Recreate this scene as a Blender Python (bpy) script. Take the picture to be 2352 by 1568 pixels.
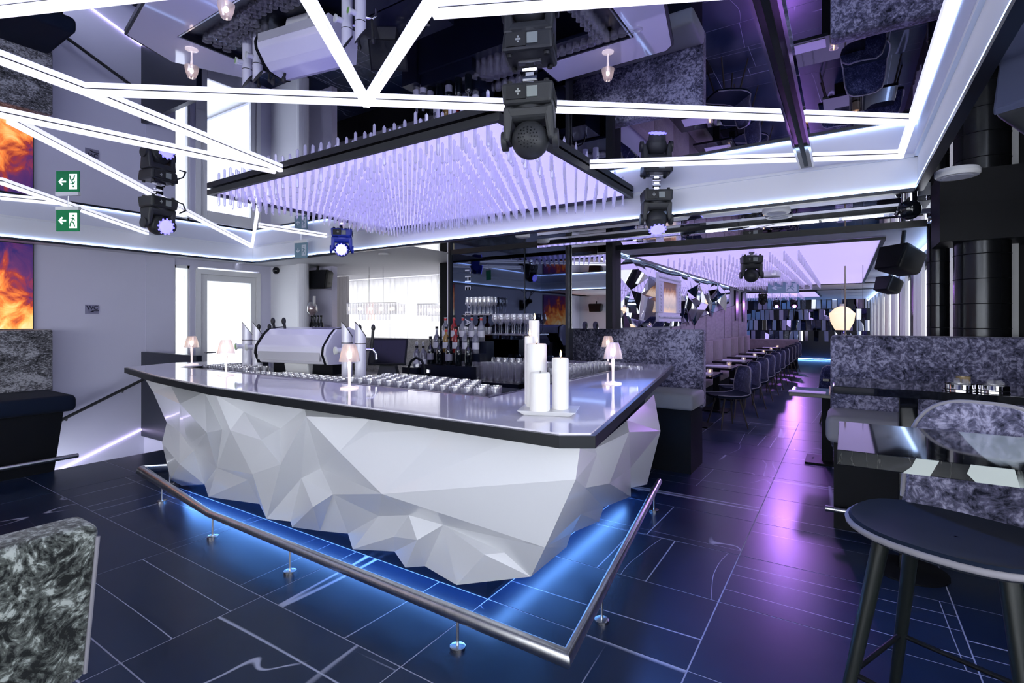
import bpy, bmesh, math, random
from mathutils import Vector, Matrix
random.seed(7)
for o in list(bpy.data.objects): bpy.data.objects.remove(o, do_unlink=True)
SC = bpy.context.scene; C = SC.collection
R = math.radians; PI = math.pi
# ---------------------------------------------------------------- camera
cam = bpy.data.cameras.new('camera'); co = bpy.data.objects.new('camera', cam); C.objects.link(co)
co.location = (0, 0, 1.5); co.rotation_euler = (R(90), 0, R(32.9))
cam.sensor_width = 36; cam.lens = 18.107; cam.shift_y = -46/2352; cam.clip_start = 0.05; cam.clip_end = 200
SC.camera = co
# ---------------------------------------------------------------- world, exposure
w = bpy.data.worlds.new('world'); SC.world = w; w.use_nodes = True
bg = w.node_tree.nodes['Background']; bg.inputs[0].default_value = (0.86, 0.93, 1.0, 1); bg.inputs[1].default_value = 3.0
SC.view_settings.view_transform = 'Standard'; SC.view_settings.look = 'None'
SC.view_settings.exposure = 0.9; SC.view_settings.gamma = 1.0; SC.view_settings.use_curve_mapping = False
LED_BAR = .52; COVE_LED = 3.2; PANEL = .60; REAR_WIN = 3.9; BLUE_LED = 20.0
cy = SC.cycles; cy.max_bounces = 5; cy.diffuse_bounces = 2; cy.glossy_bounces = 4; cy.transmission_bounces = 4; cy.transparent_max_bounces = 7; cy.use_adaptive_sampling = True; cy.adaptive_threshold = .075; cy.adaptive_min_samples = 14; cy.use_denoising = True; cy.caustics_refractive = False; cy.sample_clamp_indirect = 6.0
def spot(name, loc, target, energy, color, angle=40, blend=.6, size=.06):
    l = bpy.data.lights.new(name, 'SPOT'); l.energy = energy; l.color = color; l.spot_size = R(angle); l.spot_blend = blend; l.shadow_soft_size = size
    o = bpy.data.objects.new(name, l); C.objects.link(o); o.location = loc
    o.rotation_euler = (Vector(target)-Vector(loc)).to_track_quat('-Z', 'Y').to_euler(); return o
# ---------------------------------------------------------------- materials
M = {}
def nt(m): return m.node_tree.nodes, m.node_tree.links
def mat(n, col, rough=.5, metal=0., emis=None, es=0., spec=.5, coat=0., trans=0., ior=1.45, alpha=1., sheen=0.):
    m = bpy.data.materials.new(n); m.use_nodes = True; b = m.node_tree.nodes['Principled BSDF']; I = b.inputs
    I['Base Color'].default_value = (*col, 1); I['Roughness'].default_value = rough; I['Metallic'].default_value = metal
    I['Specular IOR Level'].default_value = spec; I['Coat Weight'].default_value = coat; I['Coat Roughness'].default_value = .05
    I['Transmission Weight'].default_value = trans; I['IOR'].default_value = ior; I['Sheen Weight'].default_value = sheen
    if emis: I['Emission Color'].default_value = (*emis, 1); I['Emission Strength'].default_value = es
    M[n] = m; return m
def thin_glass(n, tint=(1, 1, 1), refl=.9, base=.06, rough=.02, milk=0., milkcol=(.9, .9, 1)):
    m = bpy.data.materials.new(n); m.use_nodes = True; N, L = nt(m); N.clear()
    out = N.new('ShaderNodeOutputMaterial'); mix = N.new('ShaderNodeMixShader'); t = N.new('ShaderNodeBsdfTransparent'); g = N.new('ShaderNodeBsdfGlossy')
    t.inputs[0].default_value = (*tint, 1); g.inputs[0].default_value = (refl, refl, refl, 1); g.inputs['Roughness'].default_value = rough
    lw = N.new('ShaderNodeLayerWeight'); lw.inputs[0].default_value = .35
    ma = N.new('ShaderNodeMath'); ma.operation = 'MULTIPLY_ADD'; ma.inputs[1].default_value = .75; ma.inputs[2].default_value = base; ma.use_clamp = True
    L.new(lw.outputs['Facing'], ma.inputs[0]); L.new(ma.outputs[0], mix.inputs[0]); L.new(t.outputs[0], mix.inputs[1]); L.new(g.outputs[0], mix.inputs[2]); L.new(mix.outputs[0], out.inputs[0])
    if milk:
        d = N.new('ShaderNodeBsdfTranslucent'); d.inputs[0].default_value = (*milkcol, 1); df = N.new('ShaderNodeBsdfDiffuse'); df.inputs[0].default_value = (*milkcol, 1); m0 = N.new('ShaderNodeMixShader'); L.new(d.outputs[0], m0.inputs[1]); L.new(df.outputs[0], m0.inputs[2])
        m2 = N.new('ShaderNodeMixShader'); m2.inputs[0].default_value = milk; L.new(mix.outputs[0], m2.inputs[1]); L.new(m0.outputs[0], m2.inputs[2]); L.new(m2.outputs[0], out.inputs[0])
    M[n] = m; return m
def sheer(n, col, tr):
    m = bpy.data.materials.new(n); m.use_nodes = True; N, L = nt(m); N.clear()
    out = N.new('ShaderNodeOutputMaterial'); d = N.new('ShaderNodeBsdfDiffuse'); t = N.new('ShaderNodeBsdfTranslucent'); x = N.new('ShaderNodeMixShader')
    d.inputs[0].default_value = (*col, 1); t.inputs[0].default_value = (*col, 1); x.inputs[0].default_value = tr
    L.new(d.outputs[0], x.inputs[1]); L.new(t.outputs[0], x.inputs[2]); L.new(x.outputs[0], out.inputs[0]); M[n] = m; return m
def tex(N, L, kind='Object', scale=(1, 1, 1), rnd=False):
    tc = N.new('ShaderNodeTexCoord'); mp = N.new('ShaderNodeMapping'); mp.inputs['Scale'].default_value = scale
    L.new(tc.outputs[kind], mp.inputs[0])
    if rnd:
        oi = N.new('ShaderNodeObjectInfo'); mu = N.new('ShaderNodeMath'); mu.operation = 'MULTIPLY'; mu.inputs[1].default_value = 37.
        L.new(oi.outputs['Random'], mu.inputs[0]); L.new(mu.outputs[0], mp.inputs['Location'])
    return mp.outputs[0]
def noise(N, L, vec, scale, detail=4, rough=.55, dist=0., typ=None):
    n = N.new('ShaderNodeTexNoise'); n.inputs['Scale'].default_value = scale; n.inputs['Detail'].default_value = detail
    n.inputs['Roughness'].default_value = rough; n.inputs['Distortion'].default_value = dist
    if typ: n.noise_type = typ
    L.new(vec, n.inputs['Vector']); return n.outputs['Fac']
def ramp(N, L, fac, stops):
    r = N.new('ShaderNodeValToRGB'); e = r.color_ramp.elements
    while len(e) < len(stops): e.new(.5)
    for i, (p, c) in enumerate(stops): e[i].position = p; e[i].color = (*c, 1) if len(c) == 3 else c
    L.new(fac, r.inputs[0]); return r.outputs[0]
def bump(N, L, h, b, s=.3, d=.01):
    n = N.new('ShaderNodeBump'); n.inputs['Strength'].default_value = s; n.inputs['Distance'].default_value = d
    L.new(h, n.inputs['Height']); L.new(n.outputs[0], b.inputs['Normal'])
def velvet(n, dark, mid, light, scale=7., aniso=(1, 1, 1), lo=.40, hi=.60):
    m = mat(n, mid, .75, spec=.25, sheen=.25); N, L = nt(m); b = N['Principled BSDF']
    v = tex(N, L, 'Object', aniso)
    w1 = noise(N, L, v, scale*.45, 2, .5, .6)
    n1 = noise(N, L, v, scale*1.6, 7, .70, 3.2)
    n2 = noise(N, L, v, scale*5.5, 3, .6, .8)
    a = N.new('ShaderNodeMath'); a.operation = 'MULTIPLY_ADD'; a.inputs[1].default_value = .30; L.new(w1, a.inputs[0])
    h = N.new('ShaderNodeMath'); h.operation = 'MULTIPLY_ADD'; h.inputs[1].default_value = .42; L.new(n1, h.inputs[0])
    h2 = N.new('ShaderNodeMath'); h2.operation = 'MULTIPLY'; h2.inputs[1].default_value = .28; L.new(n2, h2.inputs[0]); L.new(h2.outputs[0], h.inputs[2])
    L.new(h.outputs[0], a.inputs[2]); s = a
    c = ramp(N, L, s.outputs[0], [(lo-.02, dark), ((lo+hi)/2, mid), (hi, light)])
    L.new(c, b.inputs['Base Color']); bump(N, L, s.outputs[0], b, .5, .01); return m
mat('white_paint', (.78, .78, .84), .6)
mat('wall_lilac', (.58, .56, .72), .7)
mat('white_frame', (.8, .8, .82), .4)
mat('bar_white', (.80, .81, .84), .28, coat=.3)
mat('top_white', (.86, .83, .93), .05, spec=.5, coat=.5)
mat('black_edge', (.012, .014, .018), .35)
mat('navy_black', (.006, .009, .02), .3)
mat('black', (.006, .007, .010), .5, spec=.2)
mat('black_gloss', (.006, .007, .01), .04, spec=.8)
mat('rubber', (.014, .015, .017), .5)
mat('graphite', (.028, .03, .034), .48)
mat('steel', (.55, .55, .57), .25, 1)
mat('chrome', (.8, .8, .83), .06, 1)
mat('brass_dark', (.35, .3, .22), .35, 1)
mat('mirror', (.78, .79, .93), .004, 1)
mat('mirror_clear', (.86, .87, .9), .006, 1)
mat('dark_mirror', (.085, .10, .15), .02, 1)
mat('led', (.9, .9, .95), .5, emis=(.88, .88, 1), es=LED_BAR)
mat('cove_led', (.8, .9, 1), .5, emis=(.42, .60, 1), es=COVE_LED)
mat('blue_led', (.1, .3, 1), .5, emis=(.14, .38, 1), es=BLUE_LED)
mat('violet_led', (.7, .6, 1), .5, emis=(.72, .62, 1), es=2.2)
mat('panel_lilac', (.5, .45, .9), .6, emis=(.50, .45, 1), es=PANEL)
mat('panel_violet', (.5, .4, .9), .6, emis=(.60, .50, 1), es=.52)
mat('daylight', (.9, .9, .9), .6, emis=(.93, .97, 1), es=REAR_WIN)
mat('daylight_bay', (.9, .9, .9), .6, emis=(.97, .97, 1), es=1.8); mat('side_fill_glow', (.9, .9, .9), .6, emis=(.86, .90, 1), es=2.6); mat('daylight_soft', (.9, .9, .9), .6, emis=(.90, .93, 1), es=.5)
sheer('curtain', (.85, .83, .85), .45); sheer('sheer', (.92, .92, .93), .6); mat('curtain_black', (.012, .013, .018), .8)
mat('wax', (.82, .81, .80), .45, emis=(1, .93, .85), es=.05)
mat('flame', (1, .6, .2), .5, emis=(1, .55, .18), es=14)
mat('porcelain', (.8, .8, .8), .25)
mat('acrylic', (.85, .78, .78), .15, emis=(1, .82, .72), es=.30)
mat('lamp_bulb', (1, .9, .8), .4, emis=(1, .80, .62), es=5)
mat('pendant_glow', (1, .85, .7), .5, emis=(1, .70, .46), es=.6)
mat('machine_white', (.74, .73, .82), .12, coat=.5)
mat('machine_panel', (.62, .62, .66), .2, .3)
mat('green_badge', (.25, .5, .12), .4); mat('badge_white', (.8, .82, .76), .4)
mat('screen', (.004, .005, .008), .12)
mat('wine_glass_dark', (.006, .009, .012), .05, spec=.8)
mat('label_grey', (.3, .3, .34), .6); mat('label_white', (.72, .72, .74), .6); mat('red_cap', (.5, .02, .03), .4)
mat('spirit_red', (.7, .06, .05), .06, trans=.6); mat('spirit_amber', (.75, .45, .1), .06, trans=.6); mat('spirit_clear', (.75, .77, .85), .05, trans=.75)
mat('cork_pink', (.32, .16, .14), .8)
mat('exit_green', (.0, .12, .04), .4, emis=(.0, .18, .06), es=.25); mat('exit_white', (.8, .85, .8), .4, emis=(.8, .95, .85), es=.5)
mat('exit_dim', (.16, .28, .36), .3); mat('exit_dim_white', (.55, .62, .7), .4)
mat('sign_silver', (.30, .29, .42), .35, .3); mat('sign_dark', (.02, .02, .05), .5)
mat('lens_blue', (.5, .5, 1), .2, emis=(.28, .25, 1), es=.8); mat('lens_white', (.9, .9, 1), .2, emis=(.92, .95, 1), es=7); mat('lens_rim', (.1, .1, .9), .2, emis=(.16, .14, 1), es=1.6)
mat('lens_violet', (.8, .4, 1), .2, emis=(.60, .12, 1), es=9)
mat('fixture_blue', (.02, .04, .4), .35)
mat('display', (.25, .28, .27), .3); mat('mark', (.35, .37, .36), .5)
mat('velvet_seat', (.008, .014, .032), .85, spec=.15, sheen=.04)
mat('seat_grey', (.30, .30, .34), .85, sheen=.2)
mat('piping', (.28, .27, .30), .8)
mat('oak_leg', (.09, .075, .06), .5)
mat('black_wood', (.010, .013, .012), .38)
mat('column_black', (.02, .022, .026), .22, .5)
mat('speaker_cloth', (.05, .06, .12), .8)
mat('napkin', (.66, .62, .74), .7); mat('amber_glass', (.6, .45, .25), .1, trans=.5)
mat('tree_bark', (.32, .31, .29), .9); mat('pale_ground', (.8, .8, .78), .9)
mat('step_dark', (.03, .035, .06), .6); mat('deer', (.006, .006, .008), .8)
mat('grout', (.42, .43, .56), .8)
mat('inclusion', (.42, .46, .43), .15); mat('frame_white', (.70, .69, .80), .45)
thin_glass('pane_glass', refl=.35, base=.02); thin_glass('glass', milk=.13, base=.12); thin_glass('tint_glass', (.75, .78, .8)); thin_glass('smoke_glass', (.55, .52, .5))
thin_glass('crystal', (.90, .89, 1), .9, .10, .05, milk=.42, milkcol=(.97, .96, 1))
velvet('velvet_lilac', (.006, .008, .024), (.12, .12, .20), (.42, .41, .58), 6.5, lo=.43, hi=.57)
velvet('velvet_green', (.006, .008, .008), (.12, .135, .12), (.46, .50, .46), 7.0, lo=.455, hi=.55)
velvet('velvet_grey', (.012, .013, .016), (.13, .13, .145), (.46, .46, .50), 8.0, aniso=(1, 1, 1.8), lo=.43, hi=.56)
velvet('velvet_blue', (.004, .008, .04), (.025, .035, .10), (.14, .16, .30), 16., lo=.43, hi=.58)
velvet('velvet_rose', (.12, .09, .10), (.26, .20, .22), (.36, .29, .31), 8., lo=.3, hi=.7)
velvet('velvet_pale', (.10, .10, .10), (.40, .40, .41), (.60, .60, .62), 8., lo=.36, hi=.55)
def marble(n, table=False):
    m = mat(n, (.01, .016, .04), .22 if not table else .05, spec=.32 if not table else .8); N, L = nt(m); b = N['Principled BSDF']
    def vein(sc, wid, off, mlo, mhi, detail=2.5):
        v = tex(N, L, 'Object', sc, True)
        ad = N.new('ShaderNodeVectorMath'); ad.operation = 'ADD'; ad.inputs[1].default_value = (off, off*1.7, off*.3); L.new(v, ad.inputs[0])
        f = noise(N, L, ad.outputs[0], 1., detail, .42)
        s = N.new('ShaderNodeMath'); s.operation = 'SUBTRACT'; s.inputs[1].default_value = .5; L.new(f, s.inputs[0])
        a = N.new('ShaderNodeMath'); a.operation = 'ABSOLUTE'; L.new(s.outputs[0], a.inputs[0])
        r = N.new('ShaderNodeMapRange'); r.inputs[1].default_value = wid*.35; r.inputs[2].default_value = wid; r.inputs[3].default_value = 1; r.inputs[4].default_value = 0; L.new(a.outputs[0], r.inputs[0])
        k = noise(N, L, ad.outputs[0], .9, 1, .5); k2 = N.new('ShaderNodeMapRange'); k2.inputs[1].default_value = mlo; k2.inputs[2].default_value = mhi; L.new(k, k2.inputs[0])
        mu = N.new('ShaderNodeMath'); mu.operation = 'MULTIPLY'; L.new(r.outputs[0], mu.inputs[0]); L.new(k2.outputs[0], mu.inputs[1]); return mu.outputs[0]
    vs = [vein((2.4, .14, 1), .0050, 3.1, .50, .53, 1.2), vein((.08, 2.2, 1), .0036, 9.7, .53, .56, 1.), vein((1.5, .5, 1), .0022, 17.3, .56, .60, 2.)]
    o = vs[0]
    for x in vs[1:]:
        mx = N.new('ShaderNodeMath'); mx.operation = 'MAXIMUM'; L.new(o, mx.inputs[0]); L.new(x, mx.inputs[1]); o = mx.outputs[0]
    base = ramp(N, L, noise(N, L, tex(N, L, 'Object', (1, 1, 1), True), 2.2, 2, .5), [(.3, (.007, .017, .048)), (.75, (.014, .028, .072))])
    mix = N.new('ShaderNodeMixRGB'); mix.inputs[2].default_value = (.42, .44, .58, 1); L.new(o, mix.inputs[0]); L.new(base, mix.inputs[1]); L.new(mix.outputs[0], b.inputs['Base Color'])
    rr = N.new('ShaderNodeMapRange'); rr.inputs[3].default_value = .22; rr.inputs[4].default_value = .36; L.new(noise(N, L, tex(N, L, 'Object', (1, 1, 1), True), 9, 5, .6), rr.inputs[0])
    b.inputs['Roughness'].default_value = .05 if table else .30
    return m
marble('marble_floor')
def patchy():   # black stone edge with white inclusions
    m = mat('marble_table', (.004, .005, .006), .05, spec=.7); N, L = nt(m); b = N['Principled BSDF']
    v = tex(N, L, 'Object', (4.2, .6, .6)); f = noise(N, L, v, 1.15, 2.5, .35)
    c = ramp(N, L, f, [(.60, (.004, .005, .006)), (.615, (.36, .40, .38)), (.8, (.42, .46, .43))])
    v2 = tex(N, L, 'Object', (9, 2, 2)); f2 = noise(N, L, v2, 1.5, 5, .6); s = N.new('ShaderNodeMath'); s.operation = 'SUBTRACT'; s.inputs[1].default_value = .5; L.new(f2, s.inputs[0])
    a = N.new('ShaderNodeMath'); a.operation = 'ABSOLUTE'; L.new(s.outputs[0], a.inputs[0]); c2 = ramp(N, L, a.outputs[0], [(0, (.05, .05, .045)), (.008, (0, 0, 0))])
    mx = N.new('ShaderNodeMixRGB'); mx.blend_type = 'ADD'; mx.inputs[0].default_value = 1; L.new(c, mx.inputs[1]); L.new(c2, mx.inputs[2]); L.new(mx.outputs[0], b.inputs['Base Color'])
patchy()
def fire(n, es):
    m = mat(n, (.02, .01, .02), .25, emis=(1, 1, 1), es=es); N, L = nt(m); b = N['Principled BSDF']
    tc = N.new('ShaderNodeTexCoord'); sp = N.new('ShaderNodeSeparateXYZ'); L.new(tc.outputs['Generated'], sp.inputs[0])
    f = noise(N, L, tex(N, L, 'Generated', (1, 3.2, 2.2)), 1.6, 6, .6, 1.2)
    # glow strongest low down and inward, ragged towards the top
    g = N.new('ShaderNodeMath'); g.operation = 'SUBTRACT'; g.inputs[0].default_value = 1.02; L.new(sp.outputs['Z'], g.inputs[1])
    yy = N.new('ShaderNodeMath'); yy.operation = 'MULTIPLY_ADD'; yy.inputs[1].default_value = -.55; yy.inputs[2].default_value = .34; L.new(sp.outputs['Y'], yy.inputs[0])
    a = N.new('ShaderNodeMath'); a.operation = 'ADD'; L.new(g.outputs[0], a.inputs[0]); L.new(yy.outputs[0], a.inputs[1])
    h = N.new('ShaderNodeMath'); h.operation = 'MULTIPLY_ADD'; h.inputs[1].default_value = .55; L.new(a.outputs[0], h.inputs[0])
    q = N.new('ShaderNodeMath'); q.operation = 'MULTIPLY_ADD'; q.inputs[1].default_value = 1.1; q.inputs[2].default_value = -.42; L.new(f, q.inputs[0]); L.new(q.outputs[0], h.inputs[2])
    c = ramp(N, L, h.outputs[0], [(.06, (.02, .012, .10)), (.22, (.09, .02, .10)), (.34, (.30, .03, .02)), (.48, (.85, .20, .03)), (.62, (1, .48, .12)), (.82, (1, .80, .45))])
    L.new(c, b.inputs['Emission Color'])
fire('fire_print', .75)
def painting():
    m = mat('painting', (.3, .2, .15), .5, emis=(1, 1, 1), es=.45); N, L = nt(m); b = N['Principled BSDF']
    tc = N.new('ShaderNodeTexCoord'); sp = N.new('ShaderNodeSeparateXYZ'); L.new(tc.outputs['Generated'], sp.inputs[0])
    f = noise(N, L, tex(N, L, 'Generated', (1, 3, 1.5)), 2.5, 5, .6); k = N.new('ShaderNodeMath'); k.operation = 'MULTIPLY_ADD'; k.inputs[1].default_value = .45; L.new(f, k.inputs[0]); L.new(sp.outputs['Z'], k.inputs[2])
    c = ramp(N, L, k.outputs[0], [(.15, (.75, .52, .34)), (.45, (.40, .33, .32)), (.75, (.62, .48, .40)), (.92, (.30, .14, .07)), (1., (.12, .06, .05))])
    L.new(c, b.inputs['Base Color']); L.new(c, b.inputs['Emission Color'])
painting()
def streaky(n, a, bb, sc):
    m = mat(n, a, .6); N, L = nt(m); b = N['Principled BSDF']
    L.new(ramp(N, L, noise(N, L, tex(N, L, 'Object', sc), 3, 5, .6), [(.3, a), (.7, bb)]), b.inputs['Base Color'])
streaky('slab_rose', (.30, .25, .30), (.42, .36, .42), (1, 1.5, 6))
streaky('wall_grey', (.58, .57, .72), (.62, .61, .76), (.3, .3, .3))
streaky('brushed', (.62, .62, .64), (.78, .78, .80), (12, 12, 1)); M['brushed'].node_tree.nodes['Principled BSDF'].inputs['Metallic'].default_value = 1; M['brushed'].node_tree.nodes['Principled BSDF'].inputs['Roughness'].default_value = .30
streaky('outside', (.74, .76, .74), (.9, .91, .9), (.8, 2, 2))
# ---------------------------------------------------------------- mesh helpers
class MB:
    def __init__(s): s.v = []; s.f = []
    def add(s, vs, fs):
        n = len(s.v); s.v += [tuple(v) for v in vs]; s.f += [tuple(i+n for i in f) for f in fs]; return s
    def box(s, x0, x1, y0, y1, z0, z1):
        return s.add([(x0,y0,z0),(x1,y0,z0),(x1,y1,z0),(x0,y1,z0),(x0,y0,z1),(x1,y0,z1),(x1,y1,z1),(x0,y1,z1)],
                     [(0,3,2,1),(4,5,6,7),(0,1,5,4),(1,2,6,5),(2,3,7,6),(3,0,4,7)])
    def hexa(s, lo, hi):   # two quads, low ring and high ring
        return s.add(lo+hi, [(0,3,2,1),(4,5,6,7),(0,1,5,4),(1,2,6,5),(2,3,7,6),(3,0,4,7)])
    def prism(s, poly, z0, z1):
        n = len(poly); vs = [(x, y, z0) for x, y in poly]+[(x, y, z1) for x, y in poly]
        return s.add(vs, [tuple(range(n-1, -1, -1)), tuple(range(n, 2*n))]+[(i, (i+1) % n, n+(i+1) % n, n+i) for i in range(n)])
    def cyl(s, p0, p1, r0, r1=None, n=12, cap=True):
        r1 = r0 if r1 is None else r1; p0 = Vector(p0); p1 = Vector(p1); d = (p1-p0).normalized()
        a = d.orthogonal().normalized(); b = d.cross(a); vs = []
        for p, r in ((p0, r0), (p1, r1)):
            for i in range(n): t = 2*PI*i/n; vs.append(p+(a*math.cos(t)+b*math.sin(t))*r)
        fs = [(i, (i+1) % n, n+(i+1) % n, n+i) for i in range(n)]
        if cap: fs += [tuple(range(n-1, -1, -1)), tuple(range(n, 2*n))]
        return s.add(vs, fs)
    def lathe(s, prof, n=16, c=(0, 0, 0), cap0=True, cap1=True):
        vs = []; m = len(prof)
        for r, z in prof:
            for i in range(n): t = 2*PI*i/n; vs.append((c[0]+r*math.cos(t), c[1]+r*math.sin(t), c[2]+z))
        fs = [(k*n+i, k*n+(i+1) % n, (k+1)*n+(i+1) % n, (k+1)*n+i) for k in range(m-1) for i in range(n)]
        if cap0: fs.append(tuple(range(n-1, -1, -1)))
        if cap1: fs.append(tuple((m-1)*n+i for i in range(n)))
        return s.add(vs, fs)
    def tube(s, pts, r, n=10):
        pts = [Vector(p) for p in pts]; vs = []; m = len(pts); a = None
        for k, p in enumerate(pts):
            d = (pts[min(k+1, m-1)]-pts[max(k-1, 0)]).normalized()
            if a is None: a = d.orthogonal().normalized()
            a = (a-d*a.dot(d)).normalized(); b = d.cross(a)
            sc = 1.
            if 0 < k < m-1: sc = 1/max(.5, math.sqrt((1+(pts[k+1]-p).normalized().dot((p-pts[k-1]).normalized()))/2))
            for i in range(n): t = 2*PI*i/n; vs.append(p+(a*math.cos(t)+b*math.sin(t))*r*sc)
        fs = [(k*n+i, k*n+(i+1) % n, (k+1)*n+(i+1) % n, (k+1)*n+i) for k in range(m-1) for i in range(n)]
        fs += [tuple(range(n-1, -1, -1)), tuple((m-1)*n+i for i in range(n))]
        return s.add(vs, fs)
    def sphere(s, c, r, n=16, m=10, sx=1, sy=1, sz=1):
        prof = [(max(1e-4, r*math.sin(PI*k/m)), -r*math.cos(PI*k/m)) for k in range(m+1)]
        k0 = len(s.v); s.lathe(prof, n, (0, 0, 0))
        for i in range(k0, len(s.v)): x, y, z = s.v[i]; s.v[i] = (c[0]+x*sx, c[1]+y*sy, c[2]+z*sz)
        return s
    def rot(s, mtx, k0=0):
        for i in range(k0, len(s.v)): s.v[i] = tuple(mtx @ Vector(s.v[i]))
        return s
    def mesh(s, name, m, smooth=None, bevel=0., seg=2, sub=0):
        me = bpy.data.meshes.new(name); me.from_pydata(s.v, [], s.f); me.validate()
        bm = bmesh.new(); bm.from_mesh(me); bmesh.ops.recalc_face_normals(bm, faces=bm.faces)
        if bevel:
            ed = [e for e in bm.edges if len(e.link_faces) == 2 and e.calc_face_angle(0) > R(28)]
            bmesh.ops.bevel(bm, geom=ed, offset=bevel, segments=seg, profile=.5, affect='EDGES', clamp_overlap=True)
        bm.to_mesh(me); bm.free()
        if smooth is not None:
            for p in me.polygons: p.use_smooth = True
            me.set_sharp_from_angle(angle=R(smooth))
        me.materials.append(M[m] if isinstance(m, str) else m); return me
    def build(s, name, m, parent=None, loc=(0, 0, 0), rz=0., **k):
        return put(name, s.mesh(name, m, **k), parent, loc, rz)
def put(name, me, parent=None, loc=(0, 0, 0), rz=0.):
    o = bpy.data.objects.new(name, me); C.objects.link(o); o.location = loc; o.rotation_euler = (0, 0, rz)
    if parent: o.parent = parent
    return o
def tag(o, label, cat, group=None):
    o['label'] = label; o['category'] = cat
    if group: o['group'] = group
    return o
def thing(name, label, cat, loc=(0, 0, 0), rz=0., group=None):
    o = bpy.data.objects.new(name, None); C.objects.link(o); o.location = loc; o.rotation_euler = (0, 0, rz); o.empty_display_size = .1
    return tag(o, label, cat, group)
def struct(name, mb, m, **k):
    o = mb.build(name, m, **k); o['kind'] = 'structure'; return o
def dup(root, loc, rz=0., label=None, group=None, scale=None):
    r = root.copy(); C.objects.link(r); r.location = loc; r.rotation_euler = (0, 0, rz)
    if scale: r.scale = scale
    if label: r['label'] = label
    if group: r['group'] = group
    for ch in list(root.children):
        c = ch.copy(); C.objects.link(c); c.parent = r
        for g in ch.children:
            d = g.copy(); C.objects.link(d); d.parent = c
    return r
B = MB
def text(name, s, size, m, parent, loc, rot, extrude=.003, bold=False):
    cu = bpy.data.curves.new(name, 'FONT'); cu.body = s; cu.size = size; cu.extrude = extrude; cu.align_x = 'CENTER'; cu.align_y = 'CENTER'; cu.offset = .0015*size/.1 if bold else 0
    t = bpy.data.objects.new(name, cu); C.objects.link(t); bpy.context.view_layer.update()
    me = bpy.data.meshes.new_from_object(t.evaluated_get(bpy.context.evaluated_depsgraph_get())); bpy.data.objects.remove(t)
    me.materials.clear(); me.materials.append(M[m]); o = put(name, me, parent, loc); o.rotation_euler = rot; return o
# ================================================================ SETTING
ZC, ZS = 2.58, 2.36
fl = struct('floor', B().box(-6.7, 4, -6, 23.4, -.05, 0).box(-10.5, -6.7, -6, 1.7, -.05, 0).box(-7.72, -6.7, 3.05, 4.9, -.05, 0).box(-10.5, -6.7, 4.9, 8, -.05, 0), 'grout')
g = .0035
tile_me = B().box(g, 1.05-g, g, .65-g, -.005, .0015).mesh('tile', 'marble_floor'); tile_le = B().box(.17+g, 1.05-g, g, .65-g, -.005, .0015).mesh('tile', 'marble_floor')
for i in range(-6, 3):
    for k in range(-4, 11):
        o = put('tile', tile_le if i == -6 else tile_me, fl, (-.57+1.05*i, 1.615+.65*k, 0))
fp = B().box(-6.7, 4, 8.765+g, 23.4, -.005, .0015).box(-6.7, 4, -6, -.985-g, -.005, .0015).box(-10.5, -6.7-g, -6, 1.7, -.005, .0015).box(-7.72, -6.7-g, 3.05, 4.9, -.005, .0015).box(-10.5, -6.7-g, 4.9, 8, -.005, .0015).box(2.58+g, 4, -.985, 8.765, -.005, .0015).build('far_paving', 'marble_floor', fl); fp['kind'] = 'stuff'
ce = struct('ceiling', B().box(-7.17, .39, -2.6, 4.2, ZC, ZC+.03), 'mirror')
def cove(n, x0, y0, x1, y1, nx, ny, m0=0, m1=0):   # fascia along an edge of the recess, (nx,ny) points into the recess
    d = Vector((x1-x0, y1-y0, 0)).normalized(); t = .025
    def strip(w0, w1, z0, z1):
        mb = B(); a = Vector((x0, y0, 0)); b = Vector((x1, y1, 0)); nn = Vector((nx, ny, 0))
        q = [a+nn*w0, b+nn*w0, b+nn*w1, a+nn*w1]
        return mb.hexa([(*p.xy, z0) for p in q], [(*p.xy, z1) for p in q])
    o = struct(n, strip(-.03, 0, ZS, ZC), 'white_paint')
    strip(0, .012, ZS+.004, ZS+.017).build('led_strip', 'cove_led', o)
    strip(-.03, .016, ZS-.022, ZS).build('edge_strip', 'navy_black', o)
    strip(0, .018, ZC-.02, ZC).build('cornice', 'white_paint', o)
cove('trim_1', -7.17, -2.6, -7.17, 4.2, 1, 0); cove('trim_2', -7.17, 4.2, .39, 4.2, 0, -1); cove('trim_3', .39, 4.2, .39, -2.6, -1, 0); cove('trim_4', .39, -2.6, -7.17, -2.6, 0, 1)
struct('ceiling_soffit', B().box(-7.75, -7.2, -6, 4.2, ZS, ZS+.05).box(-7.75, 1.6, -6, -2.63, ZS, ZS+.05).box(-10.5, -4.15, 4.23, 7.4, ZS, ZS+.05), 'white_paint')
struct('ceiling_mirror', B().box(-4.15, 1.6, 4.23, 5.76, ZS, ZS+.05).box(.42, 1.6, -2.6, 4.23, ZS, ZS+.05), 'mirror_clear')
cc = struct('ceiling_corridor', B().box(-4.2, 1.0, 5.76, 23.4, ZS-.012, ZS+.05), 'white_paint')
B().box(-2.95, .6, 5.735, 5.76, ZS-.03, ZS+.02).build('edge_strip', 'black_edge', cc)
for xx, y0, y1 in ((-2.32, 13.55, 13.62), (-2.32, 16.05, 16.1)): B().box(xx, .78, y0, y1, ZS-.03, ZS-.012).build('edge_strip', 'black_edge', cc)
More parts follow.
